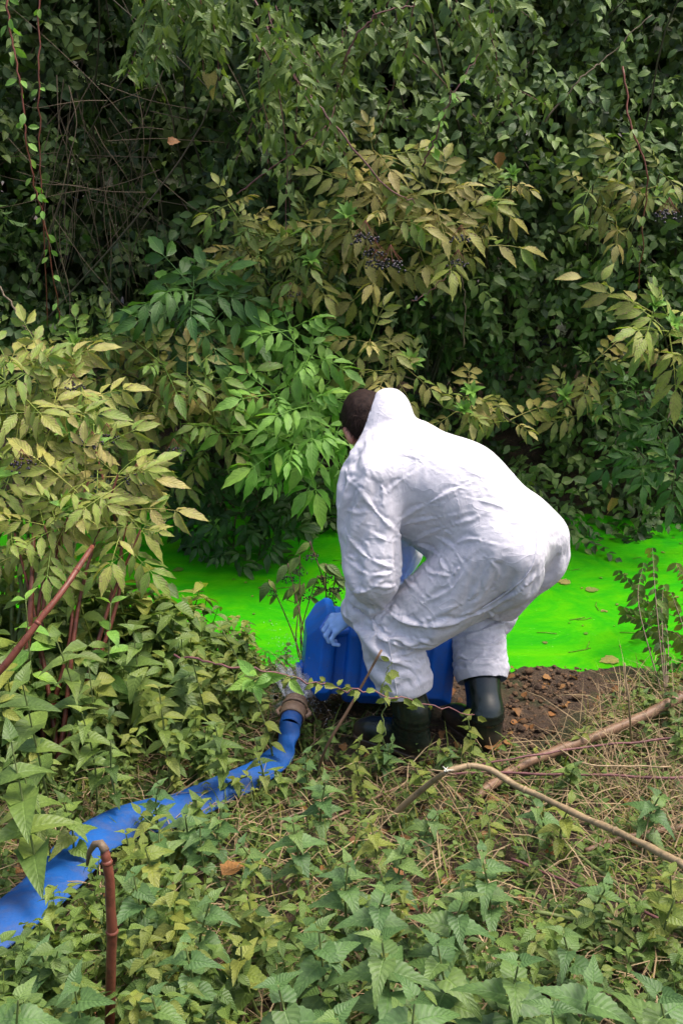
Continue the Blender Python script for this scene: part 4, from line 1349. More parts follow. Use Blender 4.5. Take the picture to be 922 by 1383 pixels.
elder('bright green elder arching down beside the person\'s hidden face', fb(-0.15), [
    (395, 445, 4.75, 8, 1, 1), (420, 480, 4.7, 8, 1, 1), (370, 530, 4.65, 9, 1, 1.1), (415, 545, 4.6, 9, 1, 1.1), (350, 590, 4.6, 8, 1, 1.05), (395, 600, 4.5, 10, 1, 1.1),
    (440, 610, 4.55, 8, 1, 1), (430, 565, 4.6, 7, 1, .95), (375, 640, 4.6, 8, 1, .9), (345, 555, 4.7, 7, 1, .9)], M_BRI, 'bri', 5, lsz=0.235)
elder('tan and pink tinged elder left of the bright green one', fb(-0.75), [
    (215, 490, 4.65, 8, 1, 1.05), (255, 505, 4.6, 9, 1, 1.05), (205, 530, 4.65, 8, 1, 1), (290, 530, 4.6, 8, 1, .95), (240, 565, 4.6, 8, 1, .95), (300, 575, 4.6, 7, 1, .9),
    (180, 560, 4.7, 7, 1, .9), (280, 605, 4.65, 7, 1, .8), (165, 505, 4.8, 7, 1, .9), (330, 520, 4.7, 6, 1, .8)], M_OLV, 'pink', 6, berries=[(235, 600, 4.4, 2, .9)], lsz=0.225)
elder('low olive elder behind the yellow one at the left edge', fb(-1.3), [
    (150, 450, 4.9, 8, 1, .9), (105, 470, 4.9, 8, 1, .9), (60, 470, 4.85, 7, 1, .9), (190, 600, 4.75, 7, 1, .9), (225, 640, 4.7, 7, 1, .85), (150, 620, 4.75, 7, 1, .9), (120, 560, 4.8, 8, 1, .9)],
    M_OLV, 'olv2', 7, lsz=0.22)
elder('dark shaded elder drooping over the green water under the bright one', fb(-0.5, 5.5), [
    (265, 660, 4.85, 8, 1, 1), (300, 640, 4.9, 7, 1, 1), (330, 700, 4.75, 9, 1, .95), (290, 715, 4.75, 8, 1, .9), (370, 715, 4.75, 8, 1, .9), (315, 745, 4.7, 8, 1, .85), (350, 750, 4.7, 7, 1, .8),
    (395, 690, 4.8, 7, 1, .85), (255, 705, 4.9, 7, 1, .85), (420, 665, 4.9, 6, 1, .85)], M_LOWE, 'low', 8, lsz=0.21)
elder('two tan elder sprays close above the white hood', fb(0.3), [
    (500, 460, 4.75, 7, 1, .95), (520, 500, 4.75, 7, 1, .9), (555, 495, 4.8, 5, 1, .8)], M_TAN, 'tan3', 9, lsz=0.21)
elder('tan elder fronds hanging above the person\'s white back', fb(0.6), [
    (635, 535, 4.85, 6, 1, .95), (625, 560, 4.8, 5, 1, .9), (690, 570, 4.8, 6, 1, .95)], M_TAN, 'tan4', 10, lsz=0.215)
elder('olive elder with scattered yellow leaflets in the hedge at the far right', fb(1.5), [
    (800, 250, 5.1, 5, 1, .9), (845, 215, 5.1, 6, 1, .9), (870, 265, 5.05, 6, 1, .9), (830, 300, 5.1, 5, 1, .8), (800, 490, 5.0, 6, 1, .9), (795, 560, 4.95, 6, 1, .9), (760, 540, 5.0, 6, 1, .85), (890, 235, 5.1, 5, 1, .8)],
    M_OLV, 'olv3', 11, berries=[(902, 277, 4.7, 1, 1.1)], lsz=0.21)
elder('pale yellow green elder shoot cut by the right edge of the view', fb(1.9), [
    (905, 445, 4.75, 8, 1, 1.1), (880, 420, 4.8, 6, 1, .95), (930, 480, 4.75, 7, 1, 1)], M_YEL, 'yel3', 12, lsz=0.235)
elder('mid green elder growth low in the hedge at the right edge', fb(1.7, 5.6), [
    (900, 570, 4.9, 7, 1, 1), (870, 620, 4.85, 7, 1, .95), (915, 640, 4.8, 7, 1, 1), (850, 530, 5.0, 6, 1, .9), (830, 600, 4.95, 6, 1, .85)], M_BLU, 'blu3', 13, lsz=0.21)
# yellow elder rooted on the near bank at the left
nb_ = lambda x, y: (x, y, gzf(x, y) - 0.03)
elder('big yellow green elder rooted on the near bank at the left edge', nb_(-1.15, 3.1), [
    (30, 520, 3.75, 9, 1, 1.15), (75, 545, 3.7, 9, 1, 1.1), (20, 590, 3.65, 9, 1, 1.1), (60, 480, 3.85, 8, 1, 1), (110, 520, 3.8, 7, 1, .9), (5, 480, 3.8, 7, 1, 1),
    (100, 590, 3.65, 8, 1, 1), (40, 640, 3.55, 8, 1, 1.1), (0, 650, 3.5, 8, 1, 1.1), (85, 505, 3.9, 6, 1, .9)],
    M_YEL, 'yel', 14, M_GSTEM, [(110, 583, 3.5, 1, .8), (145, 580, 3.55, 1, .8), (125, 590, 3.45, 0, .7), (100, 512, 3.7, 2, .7)], 0.013, 0.20)
elder('low yellow elder branch with blotched leaflets reaching over the water', nb_(-0.95, 2.85), [
    (120, 650, 3.4, 8, 1, 1.15), (95, 690, 3.35, 8, 1, 1.1), (160, 640, 3.4, 8, 1, 1.05), (175, 690, 3.35, 7, 1, 1.1), (190, 715, 3.3, 6, 1, 1), (60, 710, 3.3, 6, 1, .95), (130, 610, 3.5, 8, 1, 1), (20, 720, 3.3, 6, 1, .9)],
    M_YEL, 'yel2', 15, M_RED, [(185, 635, 3.4, 2, .8), (30, 615, 3.4, 1, .8)], 0.013, 0.185)

# ---------------------------------------------------------------- climbers and canes in front of the hedge
def cane(name, label, cat, pxs, r, mat, leafs=None, lmat=None, nleaf=0, lsz=0.06, seed=0, group=None, hang=0.6, droopfac=1.0, tuft=1):
    rng = np.random.default_rng(seed + 500)
    C3 = [np.array(P(*q)) for q in pxs]
    pts = spline(C3, 8)
    pts[1:-1] += rng.normal(size=(len(pts) - 2, 3)) * 0.004
    root = empty(name, tuple(pts[-1] if pts[-1][2] < pts[0][2] else pts[0]), label, cat, group)
    Vt, Ft, U = tube(pts, np.linspace(r, r * 0.5, len(pts)), 6)
    link('stem', mesh_np('stem', Vt, Ft, U), root, mat)
    if nleaf:
        ms = [mesh_of(l, 'leaf') for l in leafs]
        for me in ms: me.materials.append(lmat)
        for i in range(nleaf):
            k = rng.integers(1, len(pts))
            p = pts[k]
            for q in range(tuft):
                a = rng.uniform(0, 6.28)
                tip = np.array([math.cos(a) * 0.8, math.sin(a) * 0.5 - 0.15, -hang + rng.normal() * 0.25])
                nrm = np.array([rng.normal() * 0.35, -0.75, 0.55 + rng.normal() * 0.3])
                put_leaf('leaf', ms[rng.integers(0, len(ms))], root, p + tip * 0.012, tip, nrm, lsz * rng.uniform(0.65, 1.15))
    return root

# bindweed curtain, top centre: hanging strands
rng = np.random.default_rng(31)
bw = empty('bindweed', tuple(P(400, 60, 5.4)), 'pale green bindweed with pointed heart leaves trailing over the top of the hedge', 'bindweed')
S = Soup(); ST = Soup(); msH = [mesh_of(l, 'leaf') for l in L_HEART]
for me in msH: me.materials.append(M_BIND)
cnt = 0
for i in range(44):
    px = rng.uniform(190, 700); py = rng.uniform(-60, 40) + 70 * math.exp(-((px - 420) / 90) ** 2)
    Y = 5.0 + rng.uniform(-0.15, 0.15)
    p = np.array(P(px, py, Y)); L = rng.uniform(0.25, 0.65) * (1.25 if 330 < px < 480 else 1.0)
    if px < 330: L *= 0.55
    d = np.array([rng.normal() * 0.3, 0.1, -0.9]); pts = [p]
    for k in range(5):
        d = d + rng.normal(size=3) * 0.16; pts.append(pts[-1] + d * L / 5)
    pts = spline(pts, 4)
    Vt, Ft, U = tube(pts, np.linspace(0.003, 0.0015, len(pts)), 4, False); ST.add(Vt, Ft, U)
    for k in range(0, len(pts)):
        for _ in range(1 + (k % 2)):
            a = rng.uniform(0, 6.28)
            tip = np.array([math.cos(a) * 0.75, math.sin(a) * 0.3 - 0.15, -0.7 + rng.normal() * 0.35]); nrm = np.array([rng.normal() * 0.45, -0.7, 0.65])
            pos = pts[k] + np.array([math.cos(a) * 0.03, -0.02, 0]); sz = rng.uniform(0.036, 0.070)
            if cnt < 300 and rng.random() < 0.35:
                put_leaf('leaf', msH[rng.integers(0, 3)], bw, pos + np.array([0, -0.03, 0]), tip, nrm, sz); cnt += 1
            else:
                S.inst(L_HEART[rng.integers(0, 3)], frames(tip[None], nrm[None]), pos[None], [sz], [rng.random()])
tag(link('foliage', S.mesh('foliage'), bw, M_BIND), kind='stuff')
tag(link('stems', ST.mesh('stems'), bw, M_PURP), kind='stuff')

cane('bramble_cane', 'long purple bramble stem slanting from the top edge down towards the berry clusters', 'bramble', [(335, -20, 5.05), (385, 85, 4.95), (450, 165, 4.85), (520, 250, 4.8), (560, 275, 4.85)], 0.006, M_PURP, L_SMALL, M_BIND, 14, 0.06, 1)
cane('bramble_cane', 'purple bramble stem arching up to the top edge above the tan elder', 'bramble', [(462, 90, 5.0), (480, 50, 4.95), (515, 15, 4.95), (560, 8, 5.0)], 0.005, M_PURP, L_SMALL, M_BIND, 6, 0.055, 2)
cane('bramble_cane', 'thin reddish bramble stem hanging down the right of the hedge past the yellow leaflets', 'bramble', [(840, 90, 5.1), (852, 170, 5.0), (872, 225, 4.95), (868, 300, 4.95), (862, 390, 5.0)], 0.005, M_RED, L_SMALL, M_HEDGE, 14, 0.055, 3)
cane('bramble_cane', 'grey bramble stem slanting through dark leaves at the upper right', 'bramble', [(735, 165, 5.0), (780, 110, 5.0), (820, 75, 5.05), (880, 20, 5.1)], 0.0045, M_TWIG, L_SMALL, M_HEDGE, 10, 0.055, 4)
cane('bramble_cane', 'bramble stem leaning through the dark gap right of the tan elder top', 'bramble', [(570, 225, 4.95), (590, 180, 4.9), (610, 130, 4.9), (650, 70, 5.0)], 0.0045, M_PURP, [leaf_t(ell, 4, 0.24, 0.3, 0.2)], M_BRI, 22, 0.05, 5)
cane('bramble_cane', 'bramble stem with green tips dangling below the black berries', 'bramble', [(610, 360, 4.95), (600, 375, 4.85), (570, 400, 4.8), (555, 408, 4.8)], 0.003, M_PURP, L_SMALL, M_BRI, 10, 0.035, 6)
cane('trailing_shoot', 'leftmost trailing bramble shoot hanging with paired leaflets', 'bramble', [(5, -20, 5.0), (18, 60, 4.95), (30, 130, 4.9), (38, 200, 4.88), (55, 280, 4.88), (72, 370, 4.9), (82, 440, 4.95)], 0.005, M_RED, [leaf_t(ell, 4, 0.26, 0.3, 0.2)], M_BRI, 34, 0.055, 7)
cane('trailing_shoot', 'straight bare pinkish shoot hanging just right of the leafy trailing one', 'bramble', [(53, -20, 5.0), (52, 90, 4.92), (54, 200, 4.9), (60, 320, 4.9), (64, 440, 4.95)], 0.0042, M_RED, [leaf_t(ell, 4, 0.26, 0.3, 0.2)], M_BRI, 6, 0.05, 8)
cane('dry_stem', 'dry bare stem leaning at the left edge above the yellow elder', 'dead stem', [(-30, 340, 4.6), (0, 390, 4.55), (25, 425, 4.5), (45, 455, 4.5)], 0.006, M_TWIG)
cane('bramble_cane', 'bramble stem threading from the tan elder tip up towards the bindweed at left of centre', 'bramble', [(320, 262, 5.0), (370, 225, 4.95), (410, 195, 4.9), (440, 170, 4.9)], 0.004, M_PURP, L_SMALL, M_BIND, 8, 0.05, 9)
cane('bramble_cane', 'vertical dark stem in the hedge between the green elder and the white back', 'bramble', [(625, 470, 5.0), (628, 420, 4.95), (622, 370, 4.95)], 0.004, M_TWIG)

# single leaves that catch the eye
def lone(name, label, px, py, Y, leaf, mat, size, tip, nrm, cat='leaf'):
    me = mesh_of(leaf, name); me.materials.append(mat)
    o = bpy.data.objects.new(name, me); COL.objects.link(o)
    R = frames(np.array([tip], float), np.array([nrm], float))[0]
    o.matrix_world = Matrix.Translation(P(px, py, Y) if Y else on_ground(px, py, 0.03)) @ Matrix(R.tolist()).to_4x4() @ Matrix.Scale(size, 4)
    tag(o, label, cat)
    return o
LB = leaf_t(ovate, 7, 0.38, 0.25, 0.5, serr=0.1, wave=0.03, twist=0.5)
lone('yellow_leaf', 'yellow heart leaf hanging in the dark above the dead twigs', 283, 100, 5.0, L_HEART[0], M_TAN, 0.11, (0.1, 0, -1), (0.1, -1, 0.2))
lone('dead_leaf', 'reddish dead leaf caught among dark leaves above the tan elder', 672, 205, 4.95, LB, M_BROWN, 0.08, (0.3, 0, -1), (0.2, -1, 0.2))
lone('dead_leaf', 'orange brown dead leaf in the hollow right of the twigs', 226, 192, 5.3, LB, M_BROWN, 0.06, (1, 0, 0.2), (0.1, -1, 0.5))
lone('dead_leaf', 'dry brown leaf hanging near the water at the right, above the green', 825, 672, 4.85, LB, M_BROWN, 0.11, (0.2, 0, -1), (0.5, -1, 0.2))
lone('yellow_leaf', 'long yellow leaf with a green tip lying on the hedge at upper right', 785, 375, 4.85, L_LANCE[0], M_YEL, 0.12, (-1, -0.1, 0.15), (0, -0.6, 0.8))
lone('yellow_leaf', 'upright yellow leaf beside the long one on the right of the hedge', 812, 378, 4.85, L_LANCE[1], M_YEL, 0.09, (0.5, 0, 0.9), (-0.3, -0.8, 0.3))

# ---------------------------------------------------------------- near bank: hose, coupling, splash
M_HOSE = mat_plain('blue_layflat_hose', (0.003, 0.055, 0.22), (0.006, 0.08, 0.30), 0.6, 0.3, 9, 0.5, 0.004, 0.35)
hpts = [on_ground(-90, 1315, 0.055), on_ground(-10, 1258, 0.06), on_ground(62, 1200, 0.065), on_ground(125, 1135, 0.07), on_ground(180, 1108, 0.065), on_ground(240, 1093, 0.06), on_ground(300, 1066, 0.065), on_ground(345, 1045, 0.06), on_ground(376, 1022, 0.06)]
hpts.append(P(388, 1000, 3.02)); hpts.append(P(392, 978, 3.06))
C = spline(hpts, 10)
nC = len(C); T = unit(np.gradient(C, axis=0))
hw = np.interp(np.linspace(0, 1, nC), [0, 0.3, 0.6, 0.8, 0.9, 1.0], [0.100, 0.088, 0.056, 0.050, 0.043, 0.034])
hh = np.interp(np.linspace(0, 1, nC), [0, 0.3, 0.6, 0.8, 0.92, 1.0], [0.024, 0.020, 0.014, 0.014, 0.022, 0.034])
seg = 28; a = np.linspace(0, 2 * math.pi, seg, endpoint=False)
V_ = []
for i in range(nC):
    sd = unit(np.cross(T[i], [0, 0, 1.0])); up = np.cross(sd, T[i])
    tw = 0.22 * math.sin(i * 0.06 + 1.0) + (0.6 * math.exp(-((i - nC * 0.88) / 4.5) ** 2))
    s2 = sd * math.cos(tw) + up * math.sin(tw); u2 = -sd * math.sin(tw) + up * math.cos(tw)
    rr = 1 + 0.05 * np.array([mnoise.noise(Vector((C[i][0] * 14, C[i][1] * 14, k * 0.6))) for k in range(seg)])
    V_.append(C[i] + (np.sign(np.cos(a)) * np.abs(np.cos(a)) ** 0.85 * hw[i] * rr)[:, None] * s2 + (np.sin(a) * hh[i] * rr * (1 - 0.35 * np.cos(a * 2)))[:, None] * u2)
V_ = np.concatenate(V_)
Fq = np.array([(i * seg + j, i * seg + (j + 1) % seg, (i + 1) * seg + (j + 1) % seg, (i + 1) * seg + j) for i in range(nC - 1) for j in range(seg)])
hose = link('layflat_hose', mesh_np('layflat_hose', V_, Fq), None, M_HOSE)
tag(hose, 'flat blue hose lying through the nettles towards the canister', 'hose')
# brown coupling on its end
M_COUP = mat_plain('brown_coupling', (0.16, 0.10, 0.06), (0.26, 0.17, 0.11), 0.5, 0.4, 25, 0.4)
cA = np.array(hpts[-1]); cB = np.array(P(402, 940, 3.20)); ax = unit(cB - cA)
coup = empty('hose_coupling', tuple(cA), 'tan brown ring coupling on the end of the blue hose', 'coupling')
def ringed(t0, t1, r, name, mat, n=24):
    p0, p1 = cA + ax * t0, cA + ax * t1
    e = 0.003
    Vt, Ft, U = tube([p0, p0 + ax * e, p1 - ax * e, p1], [r - e, r, r, r - e], n, False)
    Vi, Fi, Ui = tube([p1, p0], [r * 0.86, r * 0.86], n, False)
    V_ = np.vstack([Vt, Vi]); o0 = len(Vt)
    cap = []
    for j in range(n):
        k = (j + 1) % n
        cap += [(3 * n + j, 3 * n + k, o0 + k), (3 * n + j, o0 + k, o0 + j)]
    link(name, mesh_np(name, V_, np.vstack([Ft, Fi + o0, np.array(cap)])), coup, mat)
ringed(-0.01, 0.045, 0.037, 'sleeve', M_HOSE); ringed(0.030, 0.075, 0.044, 'collar', M_COUP); ringed(0.079, 0.092, 0.047, 'ring', M_COUP); ringed(0.096, 0.118, 0.041, 'lip', M_COUP)
for s in (0, math.pi):
    sd = unit(np.cross(ax, [0, 0, 1.0])); up = np.cross(sd, ax)
    q = cA + ax * 0.06 + (sd * math.cos(s) + up * math.sin(s)) * 0.046
    Vt, Ft, U = tube([q - ax * 0.02, q + ax * 0.0 + (q - cA - ax * 0.06) * 0.25, q + ax * 0.02], 0.007, 8)
    link('lug', mesh_np('lug', Vt, Ft), coup, M_COUP)

# water spurting out of the coupling
def mat_splash():
    m = NT('splashing_water')
    tc = m.n('TexCoord')
    n1 = m.noise(60, 3, 0.7, tc.outputs['Object'])
    p = m.pbr((0.62, 0.62, 0.64), 0.25, 0.6)
    t = m.n('BsdfTransparent')
    ms = m.n('MixShader'); m.l(m.ramp(n1, [(0.35, (0.06, 0.06, 0.06)), (0.65, (0.42, 0.42, 0.42))]), ms.inputs[0])
    m.l(t.outputs[0], ms.inputs[1]); m.l(p.outputs[0], ms.inputs[2])
    return m.done(ms.outputs[0])
M_SPL = mat_splash()
rng = np.random.default_rng(5)
S = Soup()
src = cA + ax * 0.115
Vb, Fb, _, _ = (lambda b: (np.array([tuple(v.co) for v in b.verts], np.float32), np.array([[v.index for v in f.verts] for f in b.faces], np.int32), 0, 0))((lambda b: (bmesh.ops.create_icosphere(b, subdivisions=1, radius=1.0), b)[1])(bmesh.new()))
TB = (Vb, Fb, np.zeros((len(Vb), 2), np.float32), np.zeros(len(Vb), np.float32))
for i in range(46):
    v = ax * rng.uniform(0.5, 1.4) + rng.normal(size=3) * 0.28 + np.array([-0.15, 0.1, 0.35])
    p0 = src + rng.normal(size=3) * 0.014
    ts = np.linspace(0.01, rng.uniform(0.06, 0.2), 7)
    pts = p0 + ts[:, None] * v + np.array([0, 0, -4.9]) * (ts[:, None] ** 2)
    pts = pts[pts[:, 2] > 0.0]
    if len(pts) > 3:
        Vt, Ft, U = tube(pts, rng.uniform(0.006, 0.018) * np.sin(np.linspace(0.3, 3.0, len(pts))) + 0.001, 7); S.add(Vt, Ft, U)
for i in range(120):
    v = ax * rng.uniform(0.5, 1.7) + rng.normal(size=3) * 0.38 + np.array([-0.15, 0.1, 0.3]); k = 34
    tt = rng.uniform(0.0, 0.28, k)
    q = src + tt[:, None] * (v + rng.normal(size=(k, 3)) * 0.2) + np.array([0, 0, -4.9]) * (tt[:, None] ** 2)
    q = q[q[:, 2] > 0.01]
    if len(q): S.inst(TB, np.repeat(np.eye(3)[None], len(q), 0), q, rng.uniform(0.0007, 0.0026, len(q)), rng.random(len(q)))
spl = link('water_splash', S.mesh('water_splash'), None, M_SPL)
tag(spl, 'grey spray of water shooting out of the hose end beside the canister', 'spray', None, 'stuff')

# ---------------------------------------------------------------- soil clods on the bare mud
rng = np.random.default_rng(8)
bmx = bmesh.new(); bmesh.ops.create_icosphere(bmx, subdivisions=2, radius=1.0)
Vs = np.array([tuple(v.co) for v in bmx.verts], np.float32); Fs = np.array([[v.index for v in f.verts] for f in bmx.faces], np.int32); bmx.free()
M_CLOD = mat_plain('dry_clod', (0.045, 0.027, 0.016), (0.16, 0.095, 0.052), 0.9, 0.2, 30, 0.9, 0.004)
M_CLOD2 = mat_plain('wet_clod', (0.028, 0.016, 0.01), (0.09, 0.05, 0.028), 0.7, 0.35, 30, 0.9, 0.004)
cl = []
for k in range(8):
    W = np.array([v * (1 + 0.45 * mnoise.noise(Vector(v * 1.3) + Vector((k * 9, 0, 0))) + 0.22 * mnoise.noise(Vector(v * 3.1) + Vector((0, k * 5, 0)))) for v in Vs]) * np.array([1, rng.uniform(0.65, 1), rng.uniform(0.45, 0.8)])
    cl.append((W.astype(np.float32), Fs))
cm = [mesh_np('clod', c[0], c[1], smooth=False) for c in cl]
for i, me in enumerate(cm): me.materials.append(M_CLOD if i % 2 else M_CLOD2)
for i in range(290):
    px = rng.uniform(588, 865) if i < 210 else rng.uniform(600, 760); py = rng.uniform(893, 1005)
    if px > 760 and py > 950: continue
    p = on_ground(px, py)
    if p.y > 3.68: continue
    s = rng.uniform(0.004, 0.011) * (1.9 if rng.random() < 0.12 else 1)
    o = bpy.data.objects.new('clod', cm[rng.integers(0, 8)]); COL.objects.link(o); o.parent = ground
    o.matrix_local = Matrix.Translation(Vector((p.x, p.y, p.z + s * 0.9))) @ Matrix.Rotation(rng.uniform(0, 6.28), 4, 'Z') @ Matrix.Rotation(rng.uniform(-0.5, 0.5), 4, 'X') @ Matrix.Scale(s, 4)
S = Soup()
n = 6500
pp = np.stack([rng.uniform(-2.0, 2.0, n), rng.uniform(2.6, 3.72, n)], 1)
for k in range(8):
    w = rng.integers(0, 8, n) == k
    T = (cl[k][0], cl[k][1], np.zeros((len(cl[k][0]), 2), np.float32), np.zeros(len(cl[k][0]), np.float32))
    q = np.column_stack([pp[w], gz(pp[w][:, 0], pp[w][:, 1]) + 0.006]); m = len(q)
    R = np.stack([np.array(Matrix.Rotation(rng.uniform(0, 6.28), 3, 'Z')) for _ in range(m)])
    S.inst(T, R, q, rng.uniform(0.003, 0.010, m), rng.random(m))
me = S.mesh('clods'); me.polygons.foreach_set('use_smooth', np.zeros(len(me.polygons), bool))
tag(link('soil_crumbs', me, ground, M_CLOD), kind='stuff')

# ---------------------------------------------------------------- ground cover
rng = np.random.default_rng(21)
def scatter(n, x0=-1.9, x1=1.9, y0=0.9, y1=3.72):
    return rng.uniform(x0, x1, n), rng.uniform(y0, y1, n)
def px_of(x, y, z):
    d = np.stack([x, y, z - CAM_Z], -1)
    f = d[:, 1] * CP - d[:, 2] * SP; u = d[:, 1] * SP + d[:, 2] * CP
    return 461 + FPX * d[:, 0] / f, 691.5 - FPX * u / f
footL = J['ankL'][:2]; footR = J['ankR'][:2]
def allowed(x, y, z, margin=0.0):
    """False on the trodden mud, on the boots, on the canister and on the hose"""
    px, py = px_of(x, y, z)
    mud = (px > 585 + 25 * np.sin(py * .05)) & (px < 880 - (py - 900) * 1.1) & (py > 885) & (py < 1022)
    pt = np.stack([x, y], -1)
    bt = (((pt - footL - np.array([-0.07, 0.02])) / np.array([0.20, 0.10])) ** 2).sum(1) < 1
    br = (((pt - footR - np.array([-0.07, 0.02])) / np.array([0.20, 0.10])) ** 2).sum(1) < 1
    cn = (np.abs(x - CC[0]) < 0.28) & (np.abs(y - CC[1]) < 0.17)
    dh = np.sqrt(((pt[:, None] - C[None, ::3, :2]) ** 2).sum(-1)).min(1)
    return ~(mud | bt | br | cn | (dh < np.where(x < -0.62, 0.115 + margin, 0.035))) & (y < 3.72 + 0.03 * np.sin(x * 9))
def tallness(x, y):
    """how high the growth stands: tall at the left, low at the right by the mud"""
    px, py = px_of(x, y, gz(x, y) + 0.1)
    t = 0.10 + 0.30 * sstep((430 - px) / 260) * sstep((1075 - py) / 90) + 0.10 * sstep((py - 1150) / 120)
    t = t + 0.05 * sstep((px - 850) / 60) * (py < 1000)
    return t
UPR = []
for k in range(5):
    r = random.Random(k + 60); s = Soup()
    lf = [L_LANCE, L_SMALL, L_HEART, L_LANCE, L_SMALL][k]
    Vt, Ft, _ = tube([(0, 0, 0), (0.03, 0.02, 0.5), (0.05, -0.03, 1)], [0.012, 0.009, 0.004], 4, False)
    s.add(Vt, Ft, np.full((len(Vt), 2), 0.5, np.float32))
    for j in range(18):
        t = 0.15 + 0.85 * (j // 2) / 8; a = (j % 2) * math.pi + (j // 2) * 1.4 + r.uniform(-0.3, 0.3)
        tip = np.array([math.cos(a), math.sin(a), r.uniform(-0.35, 0.35)]); nrm = np.array([-0.25 * math.cos(a) + r.uniform(-.3, .3), -0.25 * math.sin(a) - 0.15, 1.0])
        s.inst(lf[r.randrange(3)], frames(tip[None], nrm[None]), np.array([(0.04 * t, 0, t)]), [r.uniform(0.15, 0.27) * (1.15 - 0.35 * t)], [r.random() * 0.3])
    UPR.append(s.tmpl())
def upright_scatter(n, mat, name, hs, label, zoff=0.0, **kw):
    x, y = scatter(n, **kw); z = gz(x, y)
    ok = allowed(x, y, z, 0.03); x, y, z = x[ok], y[ok], z[ok]
    qx, qy = px_of(x, y, z); thin = ((qx > 430) & (qy > 1040) & (qy < 1290) & (rng.random(len(x)) < 0.12)) | ((qx > 110) & (qx < 400) & (qy > 985) & (qy < 1090) & (rng.random(len(x)) < 0.5)); x, y, z = x[~thin], y[~thin], z[~thin]
    h = tallness(x, y) * rng.uniform(hs[0], hs[1], len(x))
    S = Soup(); kk = rng.integers(0, 5, len(x)); lean = rng.normal(0, 0.25, (len(x), 2))
    zz = unit(np.column_stack([lean, np.ones(len(x))])); a = rng.uniform(0, 6.28, len(x))
    xx = np.column_stack([np.cos(a), np.sin(a), np.zeros(len(x))]); xx = unit(xx - (xx * zz).sum(1)[:, None] * zz); yy = np.cross(zz, xx)
    R = np.stack([xx, yy, zz], -1)
    for q in range(5):
        w = kk == q; S.inst(UPR[q], R[w], np.column_stack([x, y, z - 0.01])[w], h[w], rng.random(w.sum()))
    o = link(name, S.mesh(name), None, mat); tag(o, label, 'ground cover', None, 'stuff')
upright_scatter(1800, M_COV, 'ground_cover', (0.6, 1.25), 'mixed low weeds covering the near bank')
upright_scatter(300, M_NETY, 'undergrowth', (0.7, 1.5), 'yellow green shoots among the weeds at the left of the bank', x0=-1.9, x1=-0.3)
upright_scatter(420, M_BIND, 'undergrowth', (0.8, 1.35), 'paler upright weeds among the ground cover at the left of the bank', x0=-1.9, x1=-0.2)
upright_scatter(380, M_NETY, 'undergrowth', (0.5, 1.1), 'yellowish seedlings scattered between the nettles')

# small leaves lying near the soil
S = Soup(); n = 9000
x, y = scatter(n); z = gz(x, y); ok = allowed(x, y, z); x, y, z = x[ok], y[ok], z[ok]; n = len(x)
nr = unit(np.array([0, -0.1, 1.0]) + rng.normal(size=(n, 3)) * 0.35); tp = rng.normal(size=(n, 3)) * np.array([1, 1, 0.2])
kk = rng.integers(0, 3, n); R = frames(tp, nr); pos = np.column_stack([x, y, z + rng.uniform(0.005, 0.06, n)]); sc = rng.uniform(0.018, 0.048, n); rd = rng.random(n)
for q in range(3):
    w = kk == q; S.inst((L_SMALL + L_HEART)[q * 2 % 6], R[w], pos[w], sc[w], rd[w])
tag(link('low_leaves', S.mesh('low_leaves'), None, M_COV), 'small green leaves hugging the soil of the bank', 'ground cover', None, 'stuff')

# grass blades, straw, litter
def blades(n, name, mat, label, L, W, flat, reg=None, cat='grass', zup=0.0):
    S = Soup()
    x, y = scatter(n) if reg is None else reg(n)
    z = gz(x, y); ok = allowed(x, y, z); x, y, z = x[ok], y[ok], z[ok]; n = len(x)
    B_ = [(np.array([(-.5 * W, 0, 0), (.5 * W, 0, 0), (-.45 * W, .35, .02 + b), (.45 * W, .35, .02 + b), (-.3 * W, .7, 0), (.3 * W, .7, 0), (0, 1, -.12 - b)], np.float32),
           np.array([(0, 1, 3), (0, 3, 2), (2, 3, 5), (2, 5, 4), (4, 5, 6)]), np.array([(0.3, 0), (0.7, 0), (0.3, .3), (0.7, .3), (0.3, .7), (0.7, .7), (.5, 1)], np.float32), np.zeros(7, np.float32)) for b in (0.0, 0.06, 0.12)]
    a = rng.uniform(0, 6.28, n); up = np.abs(rng.normal(0, 1, n)) * (0.10 if flat else 0.9) + (0.0 if flat else 0.35)
    tip = np.column_stack([np.cos(a), np.sin(a), up]); nr = np.column_stack([-np.cos(a) * up * 0.7 + rng.normal(0, .2, n), -np.sin(a) * up * 0.7 + rng.normal(0, .2, n) - 0.2, np.ones(n)])
    R = frames(tip, nr); kk = rng.integers(0, 3, n); pos = np.column_stack([x, y, z + zup + (rng.uniform(0.01, 0.07, n) if flat else 0)]); sc = rng.uniform(L[0], L[1], n); rd = rng.random(n)
    for q in range(3):
        w = kk == q; S.inst(B_[q], R[w], pos[w], sc[w], rd[w])
    tag(link(name, S.mesh(name), None, mat), label, cat, None, 'stuff')
blades(6500, 'grass', M_GRASS, 'thin green grass growing through the weeds', (0.06, 0.17), 0.035, False)
blades(8000, 'dry_straw', M_STRAW, 'dry straw and dead grass lying between the nettles', (0.07, 0.24), 0.016, True, cat='straw')
def right_reg(n):
    return rng.uniform(0.75, 1.6, n), rng.uniform(2.3, 3.5, n)
blades(700, 'dry_grass', M_STRAW, 'standing and leaning dry grass at the right of the mud', (0.12, 0.34), 0.012, False, right_reg, 'straw')
S = Soup(); n = 900
x, y = scatter(n, y0=1.2); z = gz(x, y); ok = y < 3.7; x, y, z = x[ok], y[ok], z[ok]; n = len(x)
nr = unit(np.array([0, 0, 1.0]) + rng.normal(size=(n, 3)) * 0.3); tp = rng.normal(size=(n, 3)) * np.array([1, 1, 0.15])
